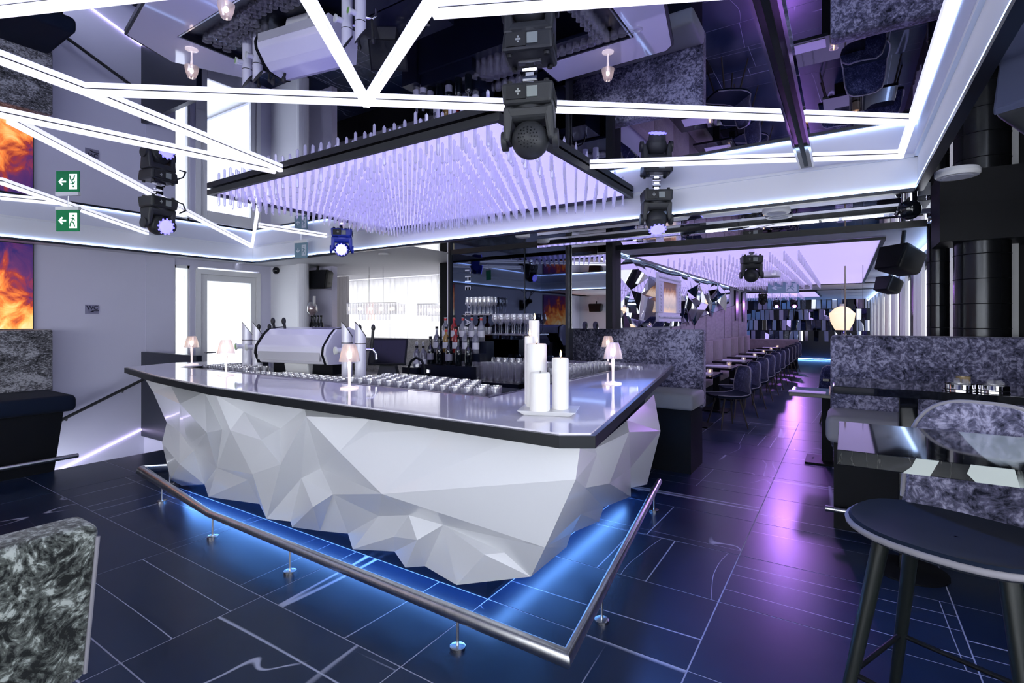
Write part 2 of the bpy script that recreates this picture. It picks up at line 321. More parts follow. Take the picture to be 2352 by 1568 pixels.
# left wall: stairwell below, window and door towards the garden
struct('wall_left', B().box(-7.75, -7.6, -6, 3.36, -1.3, ZC).box(-7.75, -7.6, 3.36, 4.75, 2.27, ZC).box(-7.75, -7.6, 3.56, 3.66, -.1, 2.27).box(-7.75, -7.6, 3.36, 3.56, -.1, .35).box(-7.75, -7.6, 4.56, 4.75, -.1, 2.27).box(-7.6, -7.585, 3.02, 3.36, 0, 2.36), 'wall_grey')
struct('wall_stairwell', B().box(-7.6, -6.68, 3.0, 3.06, -1.3, .03).box(-6.7, -6.62, 1.9, 3.0, -1.3, -.055), 'wall_lilac')
pp = struct('wall_parapet', B().box(-7.6, -6.2, 2.97, 3.03, .03, 1.11), 'navy_black')
for i in range(6):
    s = struct('floor_step', B().box(-7.6, -6.7, 2.95-.28*(i+1), 2.97-.28*i, -.35-.18*i-.03, -.35-.18*i), 'step_dark')
o = B().tube([(-7.585, .9, -.70), (-7.585, 2.97, .115)], .010, 8).build('stair_light_strip', 'violet_led'); tag(o, 'glowing violet LED strip sloping along the stairwell wall', 'light strip')
hr = thing('handrail', 'thin dark steel handrail descending the stairwell wall towards the left bench', 'handrail', (-7.52, 2.2, .4))
B().tube([(0, -.15, -.07), (0, .76, .36)], .018, 10).build('rail', 'graphite', hr, smooth=40)
for yy in (.0, .55):
    B().tube([(0, yy, yy*.475), (-.03, yy, yy*.475-.04), (-.08, yy, yy*.475-.04)], .008, 6).build('bracket', 'graphite', hr)
# window and door (left wall)
w1 = struct('window_1', B().box(-7.7, -7.62, 3.36, 3.56, .35, .39).box(-7.7, -7.62, 3.36, 3.385, .39, 2.27).box(-7.7, -7.62, 3.535, 3.56, .39, 2.27).box(-7.7, -7.62, 3.36, 3.56, 2.23, 2.27), 'white_frame')
B().box(-7.67, -7.66, 3.385, 3.535, .39, 2.23).build('pane', 'pane_glass', w1)
d1 = struct('door_1', B().box(-7.72, -7.59, 3.63, 3.70, 0, 2.24).box(-7.72, -7.59, 4.52, 4.58, 0, 2.24).box(-7.72, -7.59, 3.70, 4.52, 2.17, 2.24), 'white_frame')
B().box(-7.69, -7.62, 3.70, 3.80, 0, 2.17).box(-7.69, -7.62, 4.44, 4.52, 0, 2.17).box(-7.69, -7.62, 3.80, 4.44, 2.08, 2.17).box(-7.69, -7.62, 3.80, 4.44, 0, .2).build('leaf', 'white_frame', d1, bevel=.006)
B().box(-7.66, -7.65, 3.80, 4.44, .2, 2.08).build('pane', 'pane_glass', d1)
B().tube([(-7.62, 3.76, 1.06), (-7.56, 3.76, 1.06), (-7.56, 3.88, 1.06)], .010, 8).build('door_handle', 'steel', d1, smooth=40)
struct('ground_outside', B().box(-30, -7.8, -4, 16, -.3, -.12), 'pale_ground')
struct('wall_garden', B().box(-16.2, -16, 2, 14, -.2, 4.2), 'outside')
for i, (x, y, h, r, lb) in enumerate(((-12.2, 5.85, 4.2, .07, 'grey tree trunk outside, seen through the narrow side window'), (-12.8, 6.6, 4.5, .035, 'thin bare trunk outside, at the left of the glazed door'), (-13.2, 8.15, 4.5, .05, 'slim bare tree standing outside behind the middle of the glazed door'))):
    pts = [(0, 0, 0), (.06*(-1)**i, .05, h*.3), (-.04, -.05, h*.6), (.05, .06, h)]
    t = thing('bare_tree', lb, 'tree', (x, y, -.12)); B().tube(pts, r, 7).build('trunk', 'tree_bark', t, smooth=50)
    for k in range(4):
        z = h*(.35+.14*k); s = (-1)**k
        B().tube([(0, 0, z), (.1, s*.25, z+.3), (.1, s*.45, z+.75)], r*.35, 5).build('branch', 'tree_bark', t)
bs = thing('black_bird_sculpture', 'small dark leaf-shaped ornament hanging behind the door glass', 'ornament', (-9.3, 4.95, 1.62))
B().sphere((0, 0, 0), .07, 10, 6, .3, 1.0, .6).cyl((0, .02, 0), (0, .09, -.13), .04, .004, 8).build('body', 'graphite', bs, smooth=60); B().cyl((0, 0, 0), (0, 0, .6), .002, n=5).build('thread', 'graphite', bs)
# back-left corner, window bay behind the bar
struct('wall_back_left', B().box(-7.6, -6.84, 4.75, 4.85, 0, ZC).cyl((-6.86, 4.80, 0), (-6.86, 4.80, ZS), .09, n=16), 'white_paint')
struct('wall_recess', B().box(-7.7, -6.70, 5.2, 5.3, 0, ZC), 'wall_lilac')
struct('wall_bay', B().box(-10.5, -4.15, 7.3, 7.4, 0, 1.02).box(-10.5, -4.15, 7.3, 7.4, 2.33, ZC).box(-10.6, -10.5, 4.8, 7.4, 0, ZC).box(-4.25, -4.15, 5.05, 7.3, 0, ZC).box(-10.6, -7.62, 4.88, 4.96, 0, ZC), 'white_paint')
wb = struct('window_2', B().box(-10.5, -4.25, 7.31, 7.36, 1.02, 1.08).box(-10.5, -4.25, 7.31, 7.36, 2.27, 2.33), 'white_frame')
for k in range(6): B().box(-10.5+1.08*k, -10.44+1.08*k, 7.31, 7.36, 1.08, 2.27).build('mullion', 'white_frame', wb)
for k in range(6): B().box(-10.44+1.08*k, min(-4.25, -9.42+1.08*k), 7.335, 7.345, 1.08, 2.27).build('pane', 'daylight_bay', wb)
def curtain(label, x0, y0, x1, y1, z0, z1, waves, amp, m='curtain', grp=None):
    n = waves*6; d = Vector((x1-x0, y1-y0)); nn = Vector((-d.y, d.x)).normalized(); vs = []
    for z, k in ((z0, 1.), (z1, .75)):
        for i in range(n+1):
            t = i/n; p = Vector((x0, y0))+d*t+nn*(amp*k*math.sin(2*PI*waves*t)+amp*.4*math.sin(2*PI*waves*2.3*t+1))
            vs.append((p.x, p.y, z))
    f = [(i, i+1, n+2+i, n+1+i) for i in range(n)]
    vs2 = [(x+nn.x*.006, y+nn.y*.006, z) for x, y, z in vs]; N = len(vs)
    mb = B().add(vs+vs2, f+[tuple(reversed([j+N for j in q])) for q in f]+[(i, N+i, N+i+1, i+1) for i in range(n)]+[(n+1+i, n+2+i, N+n+2+i, N+n+1+i) for i in range(n)])
    return tag(mb.build('curtain', m, smooth=60), label, 'curtain', grp)
curtain('sheer white curtain filling the window bay behind the bar', -8.95, 7.15, -4.35, 7.15, 1.0, 2.33, 30, .02, 'sheer')
curtain('gathered taupe-white curtain beside the speaker on the back wall', -8.4, 6.4, -7.75, 6.4, .4, 2.34, 6, .035, 'curtain')
curtain('narrow gathered white curtain at the left of the window bay', -9.3, 7.05, -8.97, 7.05, .4, 2.34, 3, .03)
bb = thing('velvet_bench', 'pale crushed velvet bench in the window bay behind the bar', 'bench', (-6.6, 6.6, 0))
B().box(-2.2, 1.4, 0, .14, .45, 1.2).build('backrest', 'velvet_pale', bb, bevel=.02); B().box(-2.2, 1.4, -.5, 0, .42, .58).build('seat', 'seat_grey', bb, bevel=.03); B().box(-2.15, 1.35, -.42, .12, 0, .42).build('base', 'black', bb)
# back bar: smoked mirror wall with ledges
struct('wall_back_bar', B().box(-4.11, -2.52, 4.97, 5.05, 0, ZS), 'dark_mirror')
struct('trim_5', B().box(-4.14, -4.11, 4.94, 5.05, 0, ZS).box(-4.11, -2.52, 4.955, 4.97, ZS-.03, ZS).box(-3.05, -3.04, 4.962, 4.97, 0, ZS).box(-2.52, -2.48, 4.95, 5.05, 0, ZS), 'black_edge')
bm_ = struct('wall_booth_mirror', B().box(-2.47, -2.07, 4.99, 5.05, 1.425, ZS), 'mirror_clear'); B().box(-2.07, -2.0, 4.98, 5.06, 1.425, ZS).build('frame_post', 'black', bm_)
struct('wall_booth', B().box(-5.0, -2.36, 5.78, 5.86, 0, ZS).box(-2.36, -2.26, 5.72, 5.9, 0, ZS), 'black')
# corridor left wall with mirror shards, far wall, right wall
struct('wall_corridor_left', B().box(-2.6, -2.40, 5.9, 16.2, 0, ZS).box(-4.2, -2.6, 16.1, 16.2, 0, ZS).box(-4.2, -4.1, 16.2, 23.4, 0, ZS), 'wall_grey')
sh = thing('mirror_shard_panel', 'faceted wall of angled mirror shards beside the corridor', 'mirror', (-2.40, 5.92, 1.42))
random.seed(11); nx, nz = 15, 4; P = {}
Ylen = 7.4
for i in range(nx+1):
    for k in range(nz+1):
        y = Ylen*i/nx; z = .92*k/nz
        if 0 < i < nx: y += random.uniform(-.16, .16)
        if 0 < k < nz: z += random.uniform(-.08, .08)
        P[i, k] = (0.02 + (random.uniform(.02, .15) if 0 < k < nz and 0 < i < nx else random.uniform(0.01, .05)), y, z)
def shard(a, b, c):
    ctr = (Vector(a)+Vector(b)+Vector(c))/3
    zmin = (ctr.y-2.55)/4.95*.47+.02 if ctr.y > 2.55 else 0
    if ctr.z < zmin: return
    q = [Vector(p)+(ctr-Vector(p)).normalized()*.004 for p in (a, b, c)]
    B().add([tuple(p) for p in q]+[(p.x-.006, p.y, p.z) for p in q], [(0, 1, 2), (5, 4, 3), (0, 3, 4, 1), (1, 4, 5, 2), (2, 5, 3, 0)]).build('shard', 'mirror_clear', sh)
for i in range(nx):
    for k in range(nz):
        a, b, c, d = P[i, k], P[i+1, k], P[i+1, k+1], P[i, k+1]
        if random.random() < .5: shard(a, b, c); shard(a, c, d)
        else: shard(a, b, d); shard(b, c, d)
B().tube([(.06, 0, .93), (.06, Ylen, .93)], .008, 6).build('led_strip', 'cove_led', sh)
sp = struct('wall_slope_panel', B().add([(-2.37, 8.46, 0), (-2.37, 16.1, 0), (-2.37, 16.1, 2.08), (-2.37, 15.0, 1.98), (-2.37, 13.46, 1.85), (-2.37, 8.46, 1.40), (-2.40, 8.46, 0), (-2.40, 16.1, 0), (-2.40, 16.1, 2.08), (-2.40, 15.0, 1.98), (-2.40, 13.46, 1.85), (-2.40, 8.46, 1.40)],
    [(0, 1, 2, 3, 4, 5), (11, 10, 9, 8, 7, 6), (0, 6, 7, 1), (1, 7, 8, 2), (2, 8, 9, 3), (3, 9, 10, 4), (4, 10, 11, 5), (5, 11, 6, 0)]), 'slab_rose')
for k in range(7): B().box(-2.372, -2.366, 9.0+.95*k, 9.012+.95*k, .9, 1.42+.09*.95*k).build('joint', 'black_edge', sp)
struct('window_3', B().box(-2.38, -2.35, 14.2, 14.55, 1.52, 2.3).box(-2.38, -2.35, 15.2, 15.6, 1.5, 2.3), 'navy_black')
wf = struct('wall_far', B().box(-4.2, 1.0, 23.3, 23.4, 0, ZS), 'navy_black')
random.seed(5); tw = .16; tm = B().box(-tw/2+.006, tw/2-.006, 0, .03, .01, .41).mesh('mirror_tile', 'mirror_clear')
for r_ in range(4):
    for k in range(26):
        if random.random() < .06: continue
        o = put('mirror_tile', tm, wf, (-3.7+.172*k+(.086 if r_ % 2 else 0), 23.22+random.uniform(0, .04), .72+.42*r_)); o.rotation_euler = (R(random.uniform(-13, 13)), 0, R(random.uniform(-24, 24)))
B().box(-3.9, .9, 23.2, 23.24, .03, .05).build('led_strip', 'blue_led', wf)
wr = struct('wall_right', B().box(.86, 1.0, 5.5, 23.4, 0, .9).box(.86, 1.0, 5.5, 23.4, 2.2, ZS), 'black')
for k in range(9):
    y = 5.55+2.0*k
    B().box(.84, .90, y, y+.42, .9, 2.2).build('pier', 'black', wr)
    B().box(.92, .95, y+.42, y+2.0, .9, 2.2).build('pane', 'daylight_soft', wr)
for k in range(9):
    y = 5.55+2.0*k
    curtain('%s white curtain along the corridor windows counted from the black column' % ['first', 'second', 'third', 'fourth', 'fifth'][k] if k < 5 else 'white curtain at the far end of the corridor windows', .80, y+.5, .80, y+1.25, .5, 2.3, 5, .03, grp=None if k < 5 else 'far corridor curtains')
wn = struct('wall_right_near', B().box(1.42, 1.55, -6, 5.55, 0, .85).box(1.42, 1.55, -6, 5.55, 2.15, ZS).box(1.42, 1.55, 2.6, 5.55, .85, 2.15).box(1.0, 1.55, 5.5, 5.56, 0, ZS), 'black')
for k in range(4): B().box(1.5, 1.52, -6+2.15*k, -3.95+2.15*k, .85, 2.15).build('pane', 'side_fill_glow', wn); B().box(1.44, 1.53, -3.95+2.15*k, -3.85+2.15*k, .85, 2.15).build('mullion', 'white_frame', wn)  # unseen glowing panes, added to brighten the right face of the bar
struct('trim_6', B().box(1.04, 1.12, 5.44, 5.5, 0, 2.3).box(1.36, 1.42, 3.2, 3.32, 0, 2.3), 'white_frame')
struct('trim_7', B().box(.60, 1.42, 5.02, 5.48, 2.10, ZS), 'black')
struct('trim_8', B().tube([(.70, 5.5, 2.27), (.70, 23, 2.27)], .02, 8), 'cove_led')
# behind the photographer: daylit front windows
wrr = struct('wall_rear', B().box(-7.75, 1.6, -6.1, -6, 0, .75).box(-7.75, 1.6, -6.1, -6, 2.3, ZS).box(-7.75, -5.4, -6.1, -6, .75, 2.3), 'white_paint')
for k in range(4):
    B().box(-5.4+1.75*k, -5.3+1.75*k, -6.1, -6, .75, 2.3).build('mullion', 'white_frame', wrr)
    B().box(-5.3+1.75*k, -3.65+1.75*k, -6.06, -6.04, .75, 2.3).build('pane', 'daylight', wrr)
# ================================================================ CEILING FIXTURES
def bar(label, p0, p1):
    a = Vector((*p0, 0)); b = Vector((*p1, 0)); L = (b-a).length
    t = thing('led_bar', label, 'light', (*p0, 2.545), math.atan2(b.y-a.y, b.x-a.x))
    B().box(0, L, -.015, .015, .008, .031).build('diffuser', 'led', t); B().box(0, L, -.008, .008, .031, .034).build('rail', 'graphite', t)
for lb, a, b in [
    ('white LED bar entering at the left edge above the fire picture, upper of the zigzag', (-2.72, -.2), (-2.97, .94)),
    ('white LED bar from the zigzag corner down to the crystal light frame', (-2.97, .94), (-3.34, 2.165)),
    ('longest white LED bar, crossing the mirror ceiling to the right cove', (-2.96, .94), (.31, 3.49)),
    ('left arm of the white LED V on the mirror ceiling', (-1.98, 1.74), (-1.1, .5)),
    ('right arm of the white LED V on the mirror ceiling', (-1.98, 1.74), (-1.15, 1.3)),
    ('white LED bar at the top edge above the nearest moving head', (-1.2, 1.35), (.3, 2.09)),
    ('white LED bar cutting the top left corner of the ceiling', (-2.9, .33), (-1.5, .95)),
    ('white LED bar from the left edge to the near left corner of the crystal light', (-3.85, -.2), (-3.41, 2.165)),
    ('long white LED bar passing behind the left moving head to the cove corner', (-3.74, .85), (-7.15, 4.18)),
    ('white LED bar rising from the cove corner towards the crystal light', (-7.15, 4.18), (-4.385, 2.63)),
    ('short white LED bar reaching the back left moving head', (-5.52, 3.31), (-5.48, 4.17)),
    ('white LED bar passing over the green exit sign', (-5.45, 1.19), (-7.12, 2.85)),
    ('short white LED bar at the left edge just below the fire picture reflection', (-6.14, 1.34), (-5.97, 1.68)),
    ('white LED bar from the crystal light to the far right cove corner', (-1.475, 3.265), (.29, 4.15)),
    ('white LED bar lying along the right cove', (.30, .5), (.30, 4.17))]: bar(lb, a, b)
tr = thing('light_track', 'black and chrome lighting track running along the right of the mirror ceiling', 'track', (-.22, .6, ZC))
B().box(-.035, .035, 0, 3.45, -.03, -.001).build('channel', 'black_gloss', tr)
for s in (-1, 1): B().box(s*.04-.006, s*.04+.006, 0, 3.45, -.035, -.001).build('edge', 'chrome', tr)
B().box(-.012, .012, .02, 3.4, -.034, -.03).build('slot', 'black', tr)
# crystal light over the bar
X0, X1, Y0, Y1 = -4.37, -1.485, 2.175, 4.165
ch = thing('crystal_ceiling_light', 'large lilac-lit ceiling panel hung with crystal rods above the bar', 'chandelier', ((X0+X1)/2, (Y0+Y1)/2, 2.53))
hx, hy_ = (X1-X0)/2, (Y1-Y0)/2
for nm, bx in (('a', (-hx, hx, -hy_, -hy_+.03)), ('b', (-hx, hx, hy_-.03, hy_)), ('c', (-hx, -hx+.03, -hy_+.03, hy_-.03)), ('d', (hx-.03, hx, -hy_+.03, hy_-.03))):
    B().box(*bx, 0, .042).build('frame_bar', 'graphite', ch)
B().box(-hx+.03, hx-.03, -hy_+.03, hy_-.03, .026, .032).build('light_panel', 'panel_lilac', ch); B().box(-hx+.03, hx-.03, -hy_+.03, hy_-.03, .034, .040).build('cover', 'graphite', ch)
def rodmesh(L, r=.0095):
    return B().lathe([(.001, -L-.012), (r, -L), (r, -.012), (.001, 0)], 6).mesh('crystal_rod', 'crystal')
rods = [rodmesh(.105, .0105), rodmesh(.12, .0105), rodmesh(.09, .0105)]
cnt = 0; rest = B()
for k in range(22):
    for i in range(32):
        x, y = -hx+.07+(2*hx-.14)*(i+(.5 if k % 2 else 0))/31.5, -hy_+.06+(2*hy_-.12)*k/21; cnt += 1
        if cnt <= 300: put('crystal_rod', random.choice(rods), ch, (x, y, .026), random.random())
        else: rest.lathe([(.001, -random.choice((.105, .12, .09))-.012), (.0105, -.09), (.0105, -.012), (.001, 0)], 6, (x, y, .026))
o = rest.build('crystal_rod_field', 'crystal', ch); o['kind'] = 'stuff'
# corridor crystal lights
ch2 = thing('crystal_ceiling_light', 'violet lit ceiling panel with rows of crystal strings over the corridor', 'chandelier', (-1.0, 6.3, ZS-.03))
for bx in ((-1.3, 1.34, 0, .04), (-1.3, 1.34, 7.1, 7.14), (-1.3, -1.26, .04, 7.1), (1.30, 1.34, .04, 7.1)): B().box(*bx, -.015, .012).build('frame_bar', 'black_edge', ch2)
B().box(-1.26, 1.3, .04, 7.1, .002, .008).build('light_panel', 'panel_violet', ch2)
r2 = rodmesh(.12, .011)
for i in range(11):
    for k in range(24): put('crystal_rod', r2, ch2, (-.95+.15*i, .5+.26*k, 0))
ch3 = thing('crystal_ceiling_light', 'small violet crystal ceiling panel at the far end of the corridor', 'chandelier', (-2.0, 16.3, ZS-.03))
B().box(-1.3, 1.35, 0, 3.4, -.012, .012).build('frame_bar', 'black_edge', ch3); B().box(-1.25, 1.3, .05, 3.35, -.016, -.012).build('light_panel', 'panel_violet', ch3)
for i in range(10):
    for k in range(6): put('crystal_rod', r2, ch3, (-1.1+.22*i, .3+.5*k, -.016))
# moving heads
def moving_head(label, loc, rz, lens, tilt, body='graphite', bulb=None):
    t = thing('moving_head_light', label, 'stage light', loc, rz)
    B().box(-.018, .018, -.012, .012, -.05, 0).cyl((-.03, 0, -.02), (.03, 0, -.02), .018, n=10).build('clamp', 'chrome', t)
    B().box(-.05, .05, -.015, .015, -.066, -.05).build('bracket', 'steel', t)
    b = B().hexa([(-.105, -.085, -.155), (.105, -.085, -.155), (.105, .085, -.155), (-.105, .085, -.155)], [(-.112, -.092, -.066), (.112, -.092, -.066), (.112, .092, -.066), (-.112, .092, -.066)]).build('base', body, t, bevel=.014)
    for s in (-1, 1):
        for q in (-1, 1): B().cyl((s*.08, q*.06, -.07), (s*.08, q*.06, -.052), .012, n=8).build('foot', 'rubber', b)
    B().box(-.088, -.004, -.096, -.091, -.14, -.082).build('control_panel', 'rubber', b)
    B().box(.0, .045, -.0965, -.09, -.135, -.09).build('display', 'display', b)
    for dx, dz in ((-.03, -.11), (-.045, -.11), (-.0375, -.10), (-.0375, -.12), (-.0375, -.11)):
        B().cyl((dx, -.095, dz), (dx, -.098, dz), .0045, n=7).build('button', 'mark', b)
    for k in range(6): B().box(.1085, .1125, -.06+.02*k, -.05+.02*k, -.135, -.09).build('vent_slot', 'rubber', b)
    for s in (-1, 1):
        B().hexa([(s*.082, -.045, -.30), (s*.112, -.045, -.30), (s*.112, .045, -.30), (s*.082, .045, -.30)], [(s*.06, -.065, -.155), (s*.108, -.07, -.155), (s*.108, .07, -.155), (s*.06, .065, -.155)]).build('yoke_arm', body, t, bevel=.012)
        B().cyl((s*.10, 0, -.285), (s*.124, 0, -.285), .042, n=20).build('pivot_cap', body, t, smooth=40)
    B().hexa([(-.088, -.052, -.215), (.088, -.052, -.215), (.088, .052, -.215), (-.088, .052, -.215)], [(-.108, -.072, -.16), (.108, -.072, -.16), (.108, .072, -.16), (-.108, .072, -.16)]).build('yoke_bridge', body, t, bevel=.02, seg=3)
    B().cyl((0, 0, -.17), (0, 0, -.155), .07, n=20).build('turntable', body, t, smooth=40)
    h = B(); c = (0, 0, 0); h.sphere(c, .082, 22, 14); h.cyl((0, -.05, 0), (0, -.098, 0), .068, .060, 22); h.rot(Matrix.Rotation(R(tilt), 4, 'X'))
    ho = h.build('head', body, t, (0, 0, -.287), smooth=40)
    mt = Matrix.Rotation(R(tilt), 4, 'X')
    B().cyl((0, -.098, 0), (0, -.101, 0), .052, n=22).rot(mt).build('lens', bulb or lens, ho); B().cyl((0, -.0975, 0), (0, -.1, 0), .058, n=22).rot(mt).build('lens_ring', lens, ho)
    if bulb:
        for k in range(12):
            a = 2*PI*k/12; B().box(-.006, .006, -.101, -.096, .056, .068).rot(Matrix.Rotation(R(tilt), 4, 'X') @ Matrix.Rotation(a, 4, 'Y')).build('lens_blade', 'lens_rim', ho)
    for ring, n in ((.018, 8), (.030, 12), (.042, 16)):
        for k in range(n):
            a = 2*PI*k/n; p = Vector((ring*math.cos(a), math.sqrt(.082**2-ring**2)+.0005, ring*math.sin(a))); q = p.normalized()
            B().cyl(tuple(p-q*.004), tuple(p+q*.001), .0030, n=5).rot(mt).build('vent_hole', 'black', ho)
    return t
moving_head('large black moving head light in the foreground with vented round head', (-1.16, 1.94, ZC), R(22), 'lens_rim', 187)
moving_head('black moving head with violet-white lens hanging by the exit sign', (-4.75, 1.98, ZC), R(100), 'lens_rim', 12, bulb='lens_blue')
moving_head('black moving head hanging in front of the far cove on the right', (-1.24, 3.99, ZC), R(30), 'lens_rim', 60, bulb='lens_blue')
moving_head('blue-lit moving head with bright round white lens facing forward', (-4.66, 3.75, ZC), R(48), 'lens_rim', 8, 'fixture_blue', 'lens_white')
moving_head('black moving head under the near edge of the corridor light panel', (-.91, 6.5, ZS-.04), R(20), 'lens_rim', 187)
moving_head('black moving head in the middle of the corridor', (-1.9, 15.6, ZS-.04), R(10), 'lens_rim', 187)
moving_head('moving head shining violet at the far end of the corridor, left of the pair', (-2.05, 20.4, ZS-.04), R(14), 'lens_violet', 5)
moving_head('moving head shining violet at the far end of the corridor, right of the pair', (-1.5, 20.4, ZS-.04), R(14), 'lens_violet', 5)
cb = B().tube([(-4.66, 2.05, 2.5), (-4.60, 2.10, 2.47), (-4.60, 2.12, 2.42), (-4.66, 2.10, 2.40)], .006, 6).build('cable', 'rubber'); tag(cb, 'looped black cable at the base of the left moving head', 'cable')
spot('violet_spot', (-.86, 9.6, 2.0), (-.45, 4.6, 0), 95, (.50, .20, 1), 50, .8); spot('violet_far', (-1.5, 20.2, 2.1), (-.8, 13, 0), 130, (.55, .22, 1), 50, .8); spot('blue_spot', (-1.24, 3.9, 2.15), (.0, 2.0, 0), 90, (.12, .28, 1), 75, .9)
# signs
def exit_sign(label, loc, rz, mg, mw, arrow, w=.21, h=.19):
    t = thing('exit_sign', label, 'sign', loc, rz); B().box(-w/2, w/2, -.006, .006, -h, 0).build('plate', mg, t)
    B().box(-w/2-.002, w/2+.002, -.014, .014, 0, .03).build('housing', 'white_frame', t); B().cyl((0, 0, .03), (0, 0, ZC-loc[2]), .004, n=6).build('hanger', 'steel', t)
    f = B().box(w*.08, w*.42, -.0085, -.006, -h*.86, -h*.14); f.build('door_symbol', mw, t)
    y0, y1 = -.0105, -.0085
    man = B().cyl((w*.27, y0, -h*.27), (w*.27, y1, -h*.27), w*.038, n=10)
    for (x0, z0, x1, z1) in ((.25, -.36, .21, -.55), (.21, -.55, .14, -.62), (.14, -.62, .12, -.78), (.21, -.55, .29, -.63), (.29, -.63, .33, -.79), (.25, -.38, .14, -.40), (.25, -.38, .34, -.50)):
        d = Vector((x1-x0, 0, z1-z0)); nrm = Vector((-d.z, 0, d.x)).normalized()*.022; q = [Vector((x0, 0, z0))+nrm, Vector((x1, 0, z1))+nrm, Vector((x1, 0, z1))-nrm, Vector((x0, 0, z0))-nrm]
        q = [Vector((v.x*w, 0, v.z*h)) for v in q]; man.add([(v.x, y0, v.z) for v in q]+[(v.x, y1, v.z) for v in q], [(0, 1, 2, 3), (7, 6, 5, 4), (0, 4, 5, 1), (1, 5, 6, 2), (2, 6, 7, 3), (3, 7, 4, 0)])
    man.build('running_figure', mg, t)
    A = [(-.40, -.5), (-.25, -.32), (-.19, -.36), (-.27, -.46), (-.06, -.46), (-.06, -.54), (-.27, -.54), (-.19, -.64), (-.25, -.68)]
    if arrow == 'down': A = [(-.22+(z+.5)*.9, -.5+(x+.23)*.9) for x, z in A]
    n = len(A); B().add([(x*w, -.0085, z*h) for x, z in A]+[(x*w, -.006, z*h) for x, z in A], [tuple(range(n)), tuple(range(2*n-1, n-1, -1))]+[(i, n+i, n+(i+1) % n, (i+1) % n) for i in range(n)]).build('arrow', mw, t)
exit_sign('green exit sign with white running figure and left arrow hanging from the ceiling', (-5.865, 1.72, 2.50), R(31), 'exit_green', 'exit_white', 'left')
exit_sign('dim grey exit sign with downward arrow in front of the back cove', (-5.82, 4.05, 2.50), R(10), 'exit_dim', 'exit_dim_white', 'down')
exit_sign('dark blue exit sign hanging over the corridor', (-1.03, 11.5, 2.28), R(5), 'exit_dim', 'exit_dim_white', 'left', .55, .22)
ws = thing('toilet_sign', 'small silver WC sign with arrow on the left wall', 'sign', (-7.6, 2.455, 1.645))
B().box(0, .008, -.068, .068, -.055, .055).build('plate', 'sign_silver', ws)
text('lettering', 'WC', .065, 'sign_dark', ws, (.010, 0, .018), (R(90), 0, R(90)), .0015, True)
B().box(.008, .0105, .012, .066, -.021, -.013).box(.008, .0105, -.004, .016, -.026, -.017).add([(.008, -.035, -.038), (.0105, -.035, -.038), (.008, .005, -.012), (.0105, .005, -.012), (.008, .012, -.03), (.0105, .012, -.03)], [(0, 2, 4), (5, 3, 1), (0, 1, 3, 2), (2, 3, 5, 4), (4, 5, 1, 0)]).build('arrow', 'sign_dark', ws)
vt = thing('wall_lettering', 'vertical silver lettering THE PLACE on the smoked mirror wall', 'lettering', (-3.85, 4.962, 1.5))
for k, c in enumerate('THE PLACE'):
    if c != ' ': text('letter', c, .125, 'chrome', vt, (0, 0, .62-.105*k), (R(90), R(90), 0), .004, True)
dh = thing('deer_head', 'black deer head trophy on the left wall, seen in the smoked mirror', 'trophy', (-7.6, -2.27, 1.98))
B().box(0, .02, -.10, .10, -.18, .12).build('plaque', 'deer', dh, bevel=.02); B().tube([(.07, 0, -.10), (.14, 0, -.02), (.22, 0, .08)], .07, 10).sphere((.26, 0, .08), .075, 12, 8, 1.5, .8, .9).build('head', 'deer', dh, smooth=60)
for s in (-1, 1): B().tube([(.22, s*.04, .13), (.20, s*.16, .24), (.24, s*.22, .40)], .012, 6).tube([(.20, s*.15, .23), (.30, s*.20, .34)], .009, 6).tube([(.21, s*.19, .31), (.14, s*.28, .40)], .009, 6).build('antler', 'deer', dh); B().sphere((.22, s*.09, .14), .035, 8, 6, .5, 1.3, .6).build('ear', 'deer', dh, smooth=60)
# beam, downlights, ball, projector, grille
o = B().box(-2.65, .50, 4.57, 4.65, 2.25, 2.345).build('polished_beam', 'mirror_clear', bevel=.004); tag(o, 'polished mirror beam hanging below the soffit in front of the corridor', 'beam')
def disc(label, x, y, z=ZS, r=.075):
    t = thing('downlight', label, 'light', (x, y, z)); B().lathe([(r, 0), (r, -.012), (r*.92, -.022), (r*.7, -.022)], 28).build('rim', 'white_frame', t, smooth=40); B().lathe([(r*.7, -.0225), (r*.65, -.025)], 24).build('diffuser', 'white_paint', t)
disc('large white round ceiling disc beside the black column', .545, 3.91, r=.105); disc('white round ceiling disc above the smoked mirror wall', -2.7, 4.37); disc('white round ceiling disc over the polished beam', -.45, 4.48, r=.10); disc('white round ceiling disc over the window bay', -4.9, 4.6)
for k in range(5): disc('flush round ceiling light along the corridor windows, %s from the front' % ['first', 'second', 'third', 'fourth', 'fifth'][k], .55, 7.3+1.6*k, ZS-.012, .07)
mbq = thing('mirror_ball', 'small black glossy globe light at the right end of the polished beam', 'globe light', (.37, 4.46, 2.27)); B().sphere((0, 0, 0), .07, 20, 12).build('globe', 'black_gloss', mbq, smooth=60); B().lathe([(.045, .05), (.045, .09)], 18).build('collar', 'chrome', mbq, smooth=40); B().cyl((-.055, 0, -.03), (-.062, 0, -.04), .03, n=16).build('lens', 'chrome', mbq)
pj = thing('projector', 'white ceiling projector under the corridor light panel', 'projector', (-.98, 8.6, 2.16)); B().box(-.17, .17, -.13, .13, 0, .11).build('body', 'white_frame', pj, bevel=.03, seg=3); B().cyl((.10, -.13, .06), (.10, -.16, .06), .04, n=16).build('lens', 'steel', pj); B().cyl((0, 0, .11), (0, 0, .19), .02, n=10).build('mount', 'white_frame', pj)
ag = thing('air_grille', 'grey slotted air grille box on the corridor ceiling', 'grille', (-.95, 13.4, 2.22)); B().box(-.32, .32, -.06, .06, 0, .126).build('casing', 'white_frame', ag)
